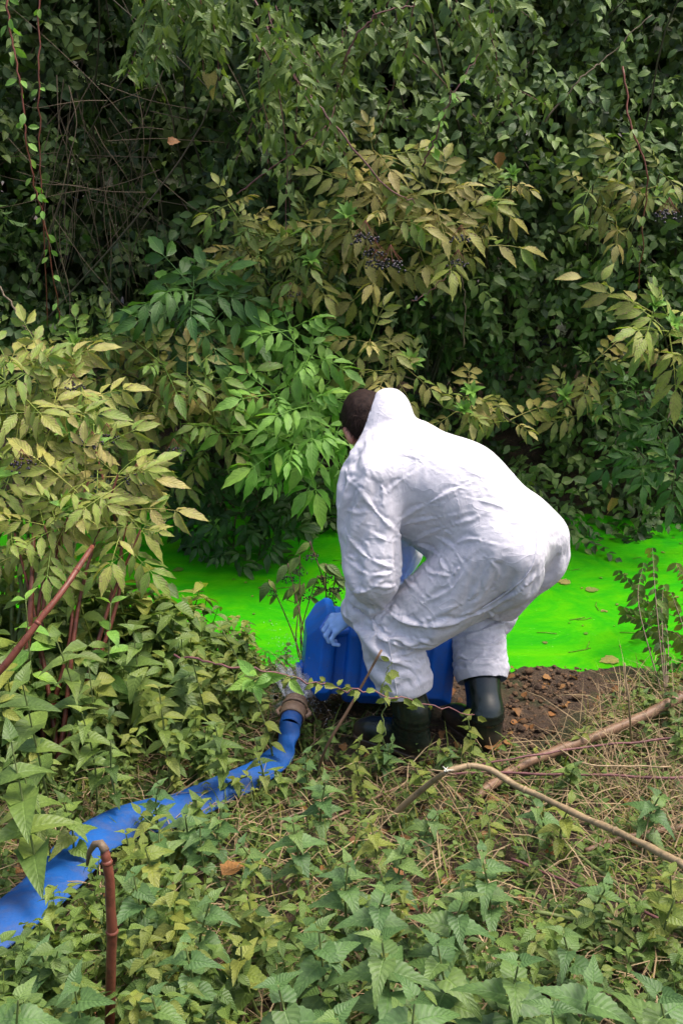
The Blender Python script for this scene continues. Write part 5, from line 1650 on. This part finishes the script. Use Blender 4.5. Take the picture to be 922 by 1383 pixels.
S.inst(LB, frames(tp, nr), np.column_stack([x, y, z + 0.018]), rng.uniform(0.02, 0.05, n), rng.random(n))
tag(link('leaf_litter', S.mesh('leaf_litter'), None, M_BROWN), 'brown leaf litter on the soil', 'leaf litter', None, 'stuff')

# ---------------------------------------------------------------- nettles, each a plant of its own
NETM = {}
for key, mat in (('g', M_NET), ('y', M_NETY), ('c', M_COV)):
    NETM[key] = [mesh_of(l, 'nettle_leaf') for l in L_NET]
    for me in NETM[key]: me.materials.append(mat)
def nettle(label, px, py, h, size=0.085, key='g', pairs=5, lean=(0, 0), group=None, seed=0, name='nettle', cat='nettle', meshes=None, top=1.0):
    rng = np.random.default_rng(1000 + seed)
    apex = np.array(on_ground(px, py, h))
    bx, by = apex[0] - lean[0], apex[1] - lean[1]
    base = np.array([bx, by, gzf(bx, by) - 0.01])
    root = empty(name, tuple(base), label, cat, group)
    mid = (base + apex) / 2 + np.array([rng.normal() * 0.01, rng.normal() * 0.01, 0.02])
    pts = spline([base, mid, apex], 6)
    Vt, Ft, U = tube(pts, np.linspace(0.0042, 0.002, len(pts)), 5)
    link('stem', mesh_np('stem', Vt, Ft, U), root, M_GSTEM)
    if name == 'nettle': size *= 0.88
    ms = meshes or NETM[key]
    a0 = rng.uniform(0, 6.28)
    for i in range(pairs):
        f = i / max(pairs - 1, 1)                    # 0 top .. 1 bottom
        t = 1 - 0.62 * f ** 0.9
        k = t * (len(pts) - 1); k0 = int(k); p = pts[k0] if k0 >= len(pts) - 1 else pts[k0] + (pts[k0 + 1] - pts[k0]) * (k - k0)
        s = size * (0.50 * top if i == 0 else (0.85 if i == 1 else rng.uniform(0.9, 1.15)))
        for sd in (0, 1):
            a = a0 + sd * math.pi + i * math.pi / 2 + rng.normal() * 0.15
            el = (0.55 if i == 0 else 0.18) - 0.25 * f + rng.normal() * 0.12
            tip = np.array([math.cos(a) * math.cos(el), math.sin(a) * math.cos(el), math.sin(el)])
            nrm = np.array([-math.cos(a) * 0.15, -math.sin(a) * 0.15 - 0.12, 1.0]) + rng.normal(size=3) * 0.15
            put_leaf('leaf', ms[rng.integers(0, len(ms))], root, p, tip, nrm, s)
    return root

N = [
 ('large nettle with crisp pale centre at the bottom, left of the big dark one', 515, 1268, .34, .115, 'g', 6),
 ('tall bottom nettle whose broad leaves touch the lower edge right of centre', 800, 1330, .36, .125, 'g', 6),
 ('nettle with an upright leaf pair below the broken cane, near the picture middle', 650, 1150, .26, .088, 'g', 5),
 ('nettle with two stacked rosettes left of the straw patch under the cane', 625, 1215, .28, .10, 'g', 5),
 ('small serrated nettle growing in front of the far boot', 632, 972, .20, .06, 'y', 4),
 ('nettle between the hose and the broken cane with leaves spread wide', 440, 1055, .24, .08, 'g', 5),
 ('dull green nettle at the bottom centre reaching past the lower edge', 560, 1350, .34, .12, 'g', 6),
 ('nettle with a drooping pair of leaves above the straw at bottom left', 285, 1215, .27, .09, 'g', 5),
 ('nettle right of the upright red stem with a cupped top', 250, 1275, .26, .085, 'g', 5),
 ('nettle beside the dead brown leaf, level with the hose', 395, 1110, .25, .08, 'g', 5),
 ('pale notched nettle low between red stem and straw', 325, 1275, .24, .08, 'y', 4),
 ('nettle crowding the left side of the upright red stem at its hooked top', 100, 1330, .30, .10, 'g', 5),
 ('nettle in the bottom left corner of the view', 25, 1350, .33, .11, 'g', 5),
 ('nettle rising over the blue hose right of its nearest bend', 180, 1180, .28, .085, 'g', 5),
 ('nettle overhanging the middle of the blue hose', 270, 1115, .22, .075, 'g', 5),
 ('pale nettle leaning over the hose where it disappears under leaves', 215, 1060, .24, .07, 'g', 5),
 ('nettle standing in front of the fallen brown stem at the right edge', 890, 1075, .22, .085, 'g', 5),
 ('nettle below the crossing stems at right, under the fallen brown one', 715, 1075, .17, .075, 'g', 4),
 ('grey green nettle in the lower right corner', 890, 1345, .36, .12, 'g', 6),
 ('nettle with darker leaves left of the lower right corner one', 700, 1300, .32, .11, 'g', 5),
 ('wide leaved nettle just above the bottom edge under the straw', 375, 1330, .31, .11, 'g', 5),
 ('nettle leaves pushed up against the bottom edge left of centre', 455, 1375, .33, .11, 'g', 5),
 ('nettle at far left below the arrow leaved weeds', 30, 1040, .38, .09, 'c', 5),
 ('nettle in the shade left of the hose under the tall weeds', 85, 1080, .30, .08, 'c', 5),
 ('sunlit nettle in front of the near boot, half over its toe', 560, 1035, .16, .06, 'y', 4),
 ('nettle left of the diagonal stick, below the canister', 415, 1015, .20, .06, 'g', 4),
 ('nettle below the canister between the stick and the near boot', 480, 1030, .18, .06, 'y', 4),
 ('nettle whose leaves hide the left foot of the broken cane', 500, 1110, .20, .075, 'y', 4),
 ('nettle on the bare strip right of the near nettles, by the pale straw', 820, 1195, .20, .085, 'g', 4),
 ('nettle with pointed leaves over the blue hose beside its coupling', 345, 1000, .22, .06, 'c', 4),
 ('nettle at the left of the dark gap, in front of the tall weeds', 150, 1000, .34, .07, 'c', 5),
 ('nettle right of the hooked red stem, over the straw heap', 205, 1345, .28, .09, 'g', 5),
 ('ragged nettle under the broken cane beside its pale splintered end', 590, 1100, .15, .07, 'g', 4),
 ('lone nettle right of the thin reddish stem in the straw', 760, 1260, .22, .085, 'g', 4),
 ('nettle beside the right edge, between the cane and the corner plant', 910, 1215, .22, .09, 'y', 4),
 ('nettle spreading flat leaves between the dead brown leaf and the picture middle', 470, 1165, .25, .09, 'g', 5),
 ('fresh nettle below the flat leaved one, left of the stacked rosettes', 520, 1205, .28, .10, 'g', 5),
 ('broad nettle above the bottom centre pair, close to its crisp neighbour', 430, 1255, .29, .10, 'g', 5),
 ('nettle tucked under the stacked rosettes', 590, 1275, .28, .10, 'g', 5),
 ('yellowish nettle beside the dead brown leaf, on its camera side', 335, 1215, .24, .08, 'y', 5),
 ('small nettle directly above the dead brown leaf', 325, 1140, .20, .07, 'g', 4),
 ('bright nettle by the left foot of the cane, on the camera side', 545, 1140, .20, .08, 'g', 5),
 ('nettle overlapping the hose between its first two weeds', 215, 1118, .22, .075, 'g', 5),
 ('nettle over the hose where it is narrowest', 300, 1092, .20, .07, 'g', 5),
 ('dull nettle behind the hose at its first gap', 170, 1125, .24, .07, 'y', 5),
 ('nettle in front of the near boot and shin', 530, 1000, .17, .055, 'g', 5),
 ('nettle left of the near boot under the canister', 485, 1000, .17, .055, 'y', 4),
 ('tiny nettle between the two boots', 610, 1018, .12, .05, 'g', 4),
 ('nettle hard against the bottom edge left of the lower right corner', 745, 1365, .34, .11, 'g', 5),
 ('nettle rooted on the near side of the hose, its tips crossing the second gap', 250, 1100, .22, .08, 'g', 5),
 ('pale nettle on the near side of the hose, right of the hooked red stem', 195, 1140, .24, .085, 'y', 5),
 ('nettle leaning over the near edge of the hose at the left', 55, 1285, .22, .09, 'g', 5),
 ('nettle half hidden at the foot of the yellow elder', 120, 900, .45, .07, 'c', 5),
]
for i, (lb, px, py, h, sz, key, pr) in enumerate(N):
    nettle(lb, px, py, h, sz, key, pr, (RNG.normal() * 0.04, RNG.normal() * 0.04), None, i)

# broad-leaved and arrow-leaved weeds at the left
HM = [mesh_of(l, 'leaf') for l in L_HEART]; LM = [mesh_of(l, 'leaf') for l in L_LANCE]; LM2 = [mesh_of(l, 'leaf') for l in L_LANCE]
for me in HM: me.materials.append(M_BIND)
for me in LM: me.materials.append(M_BRI)
for me in LM2: me.materials.append(M_NETY)
W_ = [
 ('arrow_weed', 'arrow leaved weed with large hanging leaves at the left edge above the hose', 30, 920, .55, .12, HM, 5),
 ('arrow_weed', 'second arrow leaved weed at the left edge, lower and nearer', 15, 1000, .52, .12, HM, 5),
 ('arrow_weed', 'pale arrow leaved weed below the red elder stem', 75, 860, .55, .10, HM, 5),
 ('leafy_weed', 'bright green weed with long leaves over the left water edge', 150, 815, .55, .10, LM, 5),
 ('leafy_weed', 'tall light green weed at the left edge below the elder', 35, 810, .62, .11, LM, 5),
 ('leafy_weed', 'grey green weed with drooping leaf whorl in front of the left water', 180, 850, .50, .09, HM, 6),
 ('leafy_weed', 'green weed clump in the middle of the left bank', 260, 890, .42, .07, LM2, 6),
 ('leafy_weed', 'feathery green weed against the water left of the seed heads', 300, 850, .42, .055, LM2, 7),
 ('leafy_weed', 'weed with narrow leaves just left of the spray', 340, 930, .30, .06, LM2, 6),
 ('leafy_weed', 'yellow green weed under the leafy bramble spray at left', 215, 930, .40, .08, LM2, 6),
 ('leafy_weed', 'light weed rising from the dark gap over the hose', 290, 980, .32, .07, HM, 6),
 ('leafy_weed', 'shadowy weed beside the left edge of the hose run', 110, 960, .42, .08, HM, 6),
 ('leafy_weed', 'weed lapping over the blue hose at its first gap from the left', 190, 1100, .20, .075, LM2, 5),
 ('leafy_weed', 'green weed crossing the hose halfway to the coupling', 265, 1080, .17, .07, HM, 5),
 ('leafy_weed', 'small weed poking up in front of the hose before it narrows', 232, 1128, .15, .06, HM, 5),
 ('leafy_weed', 'weed hiding the hose just before it turns up to the coupling', 335, 1048, .14, .055, LM2, 5),
 ('leafy_weed', 'weed leaning on the near side of the hose by the bend', 372, 1040, .12, .05, HM, 5),
 ('leafy_weed', 'weed half covering the heel of the near boot', 592, 1008, .14, .05, LM2, 5),
 ('leafy_weed', 'weed in front of the toe of the near boot', 505, 1012, .15, .052, HM, 5),
 ('leafy_weed', 'weed against the lower shaft of the far boot', 655, 1022, .10, .045, LM2, 4),
 ('leafy_weed', 'weed under the left end of the canister', 450, 985, .16, .05, HM, 5),
 ('leafy_weed', 'pale sprouting weed with upright narrow leaves under the broken cane', 655, 1085, .16, .06, LM2, 4),
 ('leafy_weed', 'pale sprouting weed lying over the cane near its middle', 770, 1085, .24, .075, LM2, 5),
 ('leafy_weed', 'fresh sprout at the right edge just below the cane', 905, 1180, .26, .07, LM2, 5),
 ('leafy_weed', 'green weed between the two fallen stems at right', 775, 1035, .16, .06, HM, 5),
 ('leafy_weed', 'weed at the water edge right of the mud', 870, 935, .14, .05, HM, 5),
 ('leafy_weed', 'weed tuft beside the mud under the fallen brown stem', 790, 985, .12, .045, LM2, 5),
 ('leafy_weed', 'weed leaning over the dry grass at the right edge', 915, 975, .20, .055, HM, 5),
]
for i, (nm, lb, px, py, h, sz, ms, pr) in enumerate(W_):
    nettle(lb, px, py, h, sz, 'g', pr, (RNG.normal() * 0.05, RNG.normal() * 0.05), None, 100 + i, nm, 'weed', ms, 1.2)

# ---------------------------------------------------------------- fallen and cut stems
def stem_thing(name, label, cat, pts, r0, r1, mat, seg=10, nodes=0, jit=0.003):
    pts = spline(pts, 8); rg = np.random.default_rng(len(label)); pts[1:-1] += rg.normal(size=(len(pts) - 2, 3)) * jit
    for _ in range(2): pts[1:-1] = (pts[:-2] + 2 * pts[1:-1] + pts[2:]) / 4
    rad = np.linspace(r0, r1, len(pts)) * (1 + 0.06 * rg.normal(size=len(pts)))
    root = empty(name, tuple(pts[0]), label, cat)
    Vt, Ft, U = tube(pts, rad, seg)
    link('stem', mesh_np('stem', Vt, Ft, U), root, mat)
    for k in range(nodes):
        i = int((k + 0.6) / nodes * (len(pts) - 1)); t = unit(pts[min(i + 1, len(pts) - 1)] - pts[max(i - 1, 0)])
        Vt, Ft, U = tube([pts[i] - t * 0.006, pts[i] - t * 0.001, pts[i] + t * 0.004], [rad[i] * 1.02, rad[i] * 1.22, rad[i] * 1.02], seg)
        link('node', mesh_np('node', Vt, Ft, U), root, mat)
    return root
G = lambda px, py, h: on_ground(px, py, h)
bend = G(602, 1042, .27)
c1 = stem_thing('broken_cane', 'tan cane snapped over at a white splintered bend, running down to the right edge', 'cane', [G(700, 1062, .25), G(780, 1100, .25), G(860, 1137, .26), G(925, 1170, .27), G(1010, 1212, .28)][::-1] + [bend + Vector((0.10, 0.01, 0.01)), bend], 0.0105, 0.0085, M_CANE, 10, 4)
c2 = [bend, G(575, 1062, .18), G(548, 1085, .10), G(520, 1112, .01)]
ps = spline([np.array(tuple(p)) for p in c2], 8)
Vt, Ft, U = tube(ps, np.linspace(0.008, 0.011, len(ps)), 10)
link('lower_stem', mesh_np('lower_stem', Vt, Ft, U), c1, M_CANE)
M_PITH = mat_plain('white_pith', (0.62, 0.60, 0.50), (0.8, 0.78, 0.68), 0.8, 0.2, 60, 0.4)
rg = np.random.default_rng(3)
for k in range(9):
    d = np.array([rg.choice([-1, 1]) * rg.uniform(0.3, 1), rg.normal() * 0.25, rg.normal() * 0.2]); q = np.array(bend) + np.array([rg.normal() * 0.012, rg.normal() * 0.004 - 0.006, 0.006])
    Vt, Ft, U = tube([q, q + d * 0.012, q + d * rg.uniform(0.022, 0.05)], [0.0024, 0.002, 0.0006], 4)
    link('splinter', mesh_np('splinter', Vt, Ft, U), c1, M_PITH if k < 4 else M_CANE)
stem_thing('fallen_stem', 'thick brown fallen stem from the right edge to below the mud', 'fallen stem', [G(1010, 905, .16), G(930, 937, .13), G(850, 975, .09), G(770, 1008, .07), G(700, 1035, .06), G(662, 1062, .05), G(640, 1078, .03)], 0.019, 0.015, M_THICK, 12, 3)
stem_thing('fallen_stem', 'thinner brown stem crossing under the broken cane at right', 'fallen stem', [G(985, 1105, .05), G(900, 1120, .05), G(830, 1135, .05), G(790, 1150, .04)], 0.010, 0.009, M_THICK, 8, 2)
stem_thing('thin_stem', 'thin purple stem lying level across the right side', 'thin stem', [G(960, 1052, .09), G(860, 1048, .09), G(760, 1046, .08), G(660, 1043, .07), G(600, 1046, .06)], 0.005, 0.004, M_PURP)
stem_thing('thin_stem', 'thin pinkish stem from the mud to the right edge, above the purple one', 'thin stem', [G(960, 992, .13), G(880, 1000, .12), G(800, 1008, .1), G(720, 1020, .1), G(650, 1032, .08)], 0.0045, 0.0035, M_PURP)
stem_thing('thin_stem', 'pale bare twig bent across the fallen stem', 'thin stem', [G(905, 1035, .12), G(840, 1035, .14), G(790, 1032, .15), G(755, 1012, .17)], 0.0032, 0.0025, M_CANE)
stem_thing('thin_stem', 'red purple stem running diagonally through the straw below the cane', 'thin stem', [G(690, 1160, .07), G(760, 1188, .07), G(830, 1215, .07), G(900, 1245, .07), G(960, 1265, .07)], 0.0042, 0.004, M_PURP)
stem_thing('thin_stem', 'olive stem lying low from the cane middle to the lower right', 'thin stem', [G(745, 1130, .05), G(800, 1170, .06), G(860, 1215, .06), G(930, 1270, .06)], 0.006, 0.005, M_GSTEM)
stem_thing('thin_stem', 'yellow green stem lying level in the lower right straw', 'thin stem', [G(720, 1232, .08), G(800, 1245, .08), G(880, 1250, .08), G(960, 1256, .08)], 0.006, 0.005, M_GSTEM)
stem_thing('thin_stem', 'dry pale stick standing up behind the thick brown stem', 'thin stem', [G(852, 1010, .02), P(850, 960, 3.0), P(843, 895, 3.05)], 0.004, 0.0025, M_CANE)
stem_thing('thin_stem', 'dark dead twig lying below the hose end', 'thin stem', [G(430, 1090, .04), G(380, 1110, .04), G(300, 1165, .05), G(215, 1200, .05)], 0.004, 0.003, M_TWIG)
stem_thing('thin_stem', 'tan dead stalk on the ground left of the broken cane foot', 'thin stem', [G(410, 1125, .02), G(470, 1095, .03), G(540, 1062, .04), G(570, 1052, .05)], 0.005, 0.0035, M_THICK)
# upright cut red stem, lower left, with its snapped top hanging over
b = G(153, 1420, 0.0)
stem_thing('red_stem', 'thick upright red brown stem at the lower left with its snapped dark top hanging over', 'red stem', [b, P(149, 1383, b.y), P(151, 1270, b.y - .01), P(147, 1180, b.y), P(141, 1146, b.y + .01)], 0.0115, 0.009, M_RED, 10, 3, 0.0012)
rs = bpy.data.objects['red_stem']
Vt, Ft, U = tube([P(143, 1150, b.y + .005), P(136, 1139, b.y + .015), P(128, 1140, b.y + .02), P(121, 1151, b.y + .03), P(118, 1168, b.y + .035)], [0.0095, 0.0085, 0.007, 0.0055, 0.003], 8)
link('bent_tip', mesh_np('bent_tip', Vt, Ft, U), rs, M_TWIG)
stem_thing('red_stem', 'red elder shoot leaning up from the left edge in front of the weeds', 'red stem', [P(-60, 960, 2.3), P(0, 906, 2.35), P(46, 848, 2.4), P(90, 790, 2.5), P(125, 738, 2.65)], 0.0105, 0.007, M_RED, 10, 3, 0.001)
stem_thing('red_stem', 'vertical red elder stem at left rising through the yellow leaves', 'red stem', [P(36, 900, 3.1), P(43, 800, 3.2), P(46, 720, 3.4), P(52, 660, 3.6), P(50, 600, 3.75)], 0.010, 0.006, M_RED, 10, 4, 0.001)
# stick leaning in front of the canister
stem_thing('leaning_stick', 'brown stick leaning diagonally in front of the blue canister', 'stick', [G(428, 1048, .0), P(440, 1010, 2.88), P(475, 950, 2.9), P(515, 878, 2.92)], 0.0055, 0.0042, M_THICK, 8, 0, 0.0006)
cane('bramble_cane', 'leafy bramble shoot arching across in front of the canister and the near shin', 'bramble', [(235, 884, 2.75), (300, 898, 2.7), (370, 908, 2.7), (440, 925, 2.7), (500, 935, 2.7), (570, 950, 2.72), (640, 965, 2.75)], 0.0035, M_PURP, [leaf_t(ovate, 5, 0.26, 0.5, 0.5, serr=0.1)], M_NETY, 46, 0.036, 21, hang=0.1)
cane('leafy_shoot', 'sunlit light green shoot left of the spray, level with the canister', 'shoot', [(300, 925, 2.65), (335, 920, 2.63), (370, 912, 2.62), (400, 915, 2.62)], 0.0035, M_GSTEM, L_LANCE, M_BRI, 12, 0.075, 22, hang=-0.1)
cane('leafy_shoot', 'spindly green shoot with pale leaves in front of the near trouser cuff', 'shoot', [(520, 1010, 2.75), (517, 960, 2.77), (520, 910, 2.8), (528, 895, 2.8)], 0.0025, M_GSTEM, L_SMALL, M_NETY, 10, 0.045, 23, hang=-0.1)

# dark seed heads on thin stems beside the canister
root = empty('seeding_plant', tuple(nb_(-0.12, 3.62)), 'spindly plant with drooping black seed clusters against the green water', 'seeding plant')
msd = [mesh_of(l, 'leaf') for l in L_LANCE]
for me in msd: me.materials.append(M_COV)
rg = np.random.default_rng(12)
for (px, py) in ((365, 795), (390, 775), (405, 765), (428, 790), (440, 775), (420, 745), (452, 790), (410, 800), (445, 805)):
    b0 = np.array(root.location); t0 = np.array(P(px, py, 3.72))
    pts = spline([b0, b0 * .5 + t0 * .5 + rg.normal(size=3) * np.array([.04, .03, .03]), t0 + np.array([0, 0, .03]), t0], 5)
    Vt, Ft, U = tube(pts, np.linspace(0.0035, 0.0012, len(pts)), 5, False); link('stem', mesh_np('stem', Vt, Ft, U), root, M_PURP)
    put_berries(root, t0, int(rg.integers(0, 3)), 0.55)
    for k in (8, 10, 12):
        a = rg.uniform(0, 6.28); put_leaf('leaf', msd[rg.integers(0, 3)], root, pts[k], (math.cos(a), math.sin(a) * .4 - .2, -0.5), (0, -.5, .9), rg.uniform(.05, .09))
# wispy drooping plants over the water at right
for j, (lb, px0, py0, tips) in enumerate([
    ('grey green drooping plant over the green water near the right edge', 900, 960, [(868, 760), (855, 800), (845, 830), (880, 740), (895, 790)]),
    ('leaning wispy plant at the right edge with narrow hanging leaves', 950, 930, [(905, 800), (912, 760), (885, 850), (925, 830), (900, 870)]),
    ('thin dark stem with shrivelled leaves dipping to the water behind the white back', 905, 905, [(835, 770), (842, 820), (860, 855)])]):
    b0 = G(px0, py0, 0.0)
    root = empty('drooping_plant', tuple(b0), lb, 'weed')
    for (px, py) in tips:
        t0 = np.array(P(px, py, 3.75 + rg.uniform(0, .3))); bb = np.array(b0)
        pts = spline([bb, bb * .45 + t0 * .55 + np.array([rg.normal() * .03, 0, .08]), t0], 7)
        Vt, Ft, U = tube(pts, np.linspace(0.0032, 0.001, len(pts)), 5, False); link('stem', mesh_np('stem', Vt, Ft, U), root, M_TWIG)
        for k in range(4, len(pts)):
            for s in (-1, 1):
                put_leaf('leaf', (LM2 if j == 1 else msd)[rg.integers(0, 3)], root, pts[k], (s * .7 + rg.normal() * .2, rg.normal() * .3, -.75), (0, -.8, .5), rg.uniform(.03, .062))

# leaves afloat on the dyed water and dead leaves on the ground
def floating(label, px, py, leaf, mat, size, ang, name='floating_leaf', z=0.004):
    p = PZ(px, py, z); me = mesh_of(leaf, name); me.materials.append(mat)
    o = bpy.data.objects.new(name, me); COL.objects.link(o)
    o.matrix_world = Matrix.Translation(p) @ Matrix.Rotation(ang, 4, 'Z') @ Matrix.Scale(size, 4)
    tag(o, label, 'leaf')
FL = leaf_t(ovate, 7, 0.38, 0.1, 0.02, serr=0.12)
floating('yellow leaf with a brown edge floating behind the white back', 770, 788, FL, M_YEL, 0.08, 1.0)
floating('orange tipped yellow leaf touching the floating one on the water', 790, 797, FL, M_YEL, 0.07, -1.4)
floating('yellow leaf floating by the near bank at the right', 835, 890, FL, M_YEL, 0.09, 1.8)
floating('small dark leaf on the water right of the white back', 805, 745, FL, M_OLV, 0.05, 0.4)
floating('yellowish leaf on the shaded water at left under the elder', 248, 768, FL, M_OLV, 0.06, 2.0)
S = Soup(); rg = np.random.default_rng(4); n = 190
x = rg.uniform(-1.8, 2.0, n); y = rg.uniform(3.8, 5.15, n)
S.inst(FL, frames(rg.normal(size=(n, 3)) * np.array([1, 1, .02]), np.tile([0, 0, 1.0], (n, 1))), np.column_stack([x, y, np.full(n, .004)]), rg.uniform(.008, .03, n), rg.random(n))
for i in range(60):
    q = np.array([rg.uniform(-1.8, 2), rg.uniform(3.85, 5.1), .003]); d = unit(np.array([rg.normal(), rg.normal() * .5, 0])) * rg.uniform(.03, .12)
    Vt, Ft, U = tube([q, q + d * .5 + rg.normal(size=3) * np.array([.01, .01, 0]), q + d], .0015, 4); S.add(Vt, Ft, U, .5)
tag(link('floating_debris', S.mesh('floating_debris'), None, M_OLV), 'bits of leaf and twig drifting on the green water', 'debris', None, 'stuff')
def dead(label, px, py, size, ang, h=0.07):
    p = on_ground(px, py, h); me = mesh_of(LB, 'dead_leaf'); me.materials.append(M_BROWN)
    o = bpy.data.objects.new('dead_leaf', me); COL.objects.link(o)
    o.matrix_world = Matrix.Translation(p) @ Matrix.Rotation(ang, 4, 'Z') @ Matrix.Rotation(0.3, 4, 'X') @ Matrix.Scale(size, 4)
    tag(o, label, 'leaf')
dead('tan dead leaf lying on the weeds between the hose and the nettles', 300, 1182, .085, -0.9, .10)
dead('dark wet dead leaf lying right of the far boot', 672, 1015, .08, 0.4, .04)
dead('small brown dead leaf in the shadow left of the coupling', 235, 1010, .06, 2.0, .05)
dead('brown leaf scrap beside the upright red stem', 95, 1262, .07, 2.6, .06)
dead('curled brown leaf between the bottom nettles and the thin red stem', 545, 1185, .06, 1.2, .05)
dead('reddish leaf scrap under the left foot of the broken cane', 470, 1135, .055, -2.0, .05)
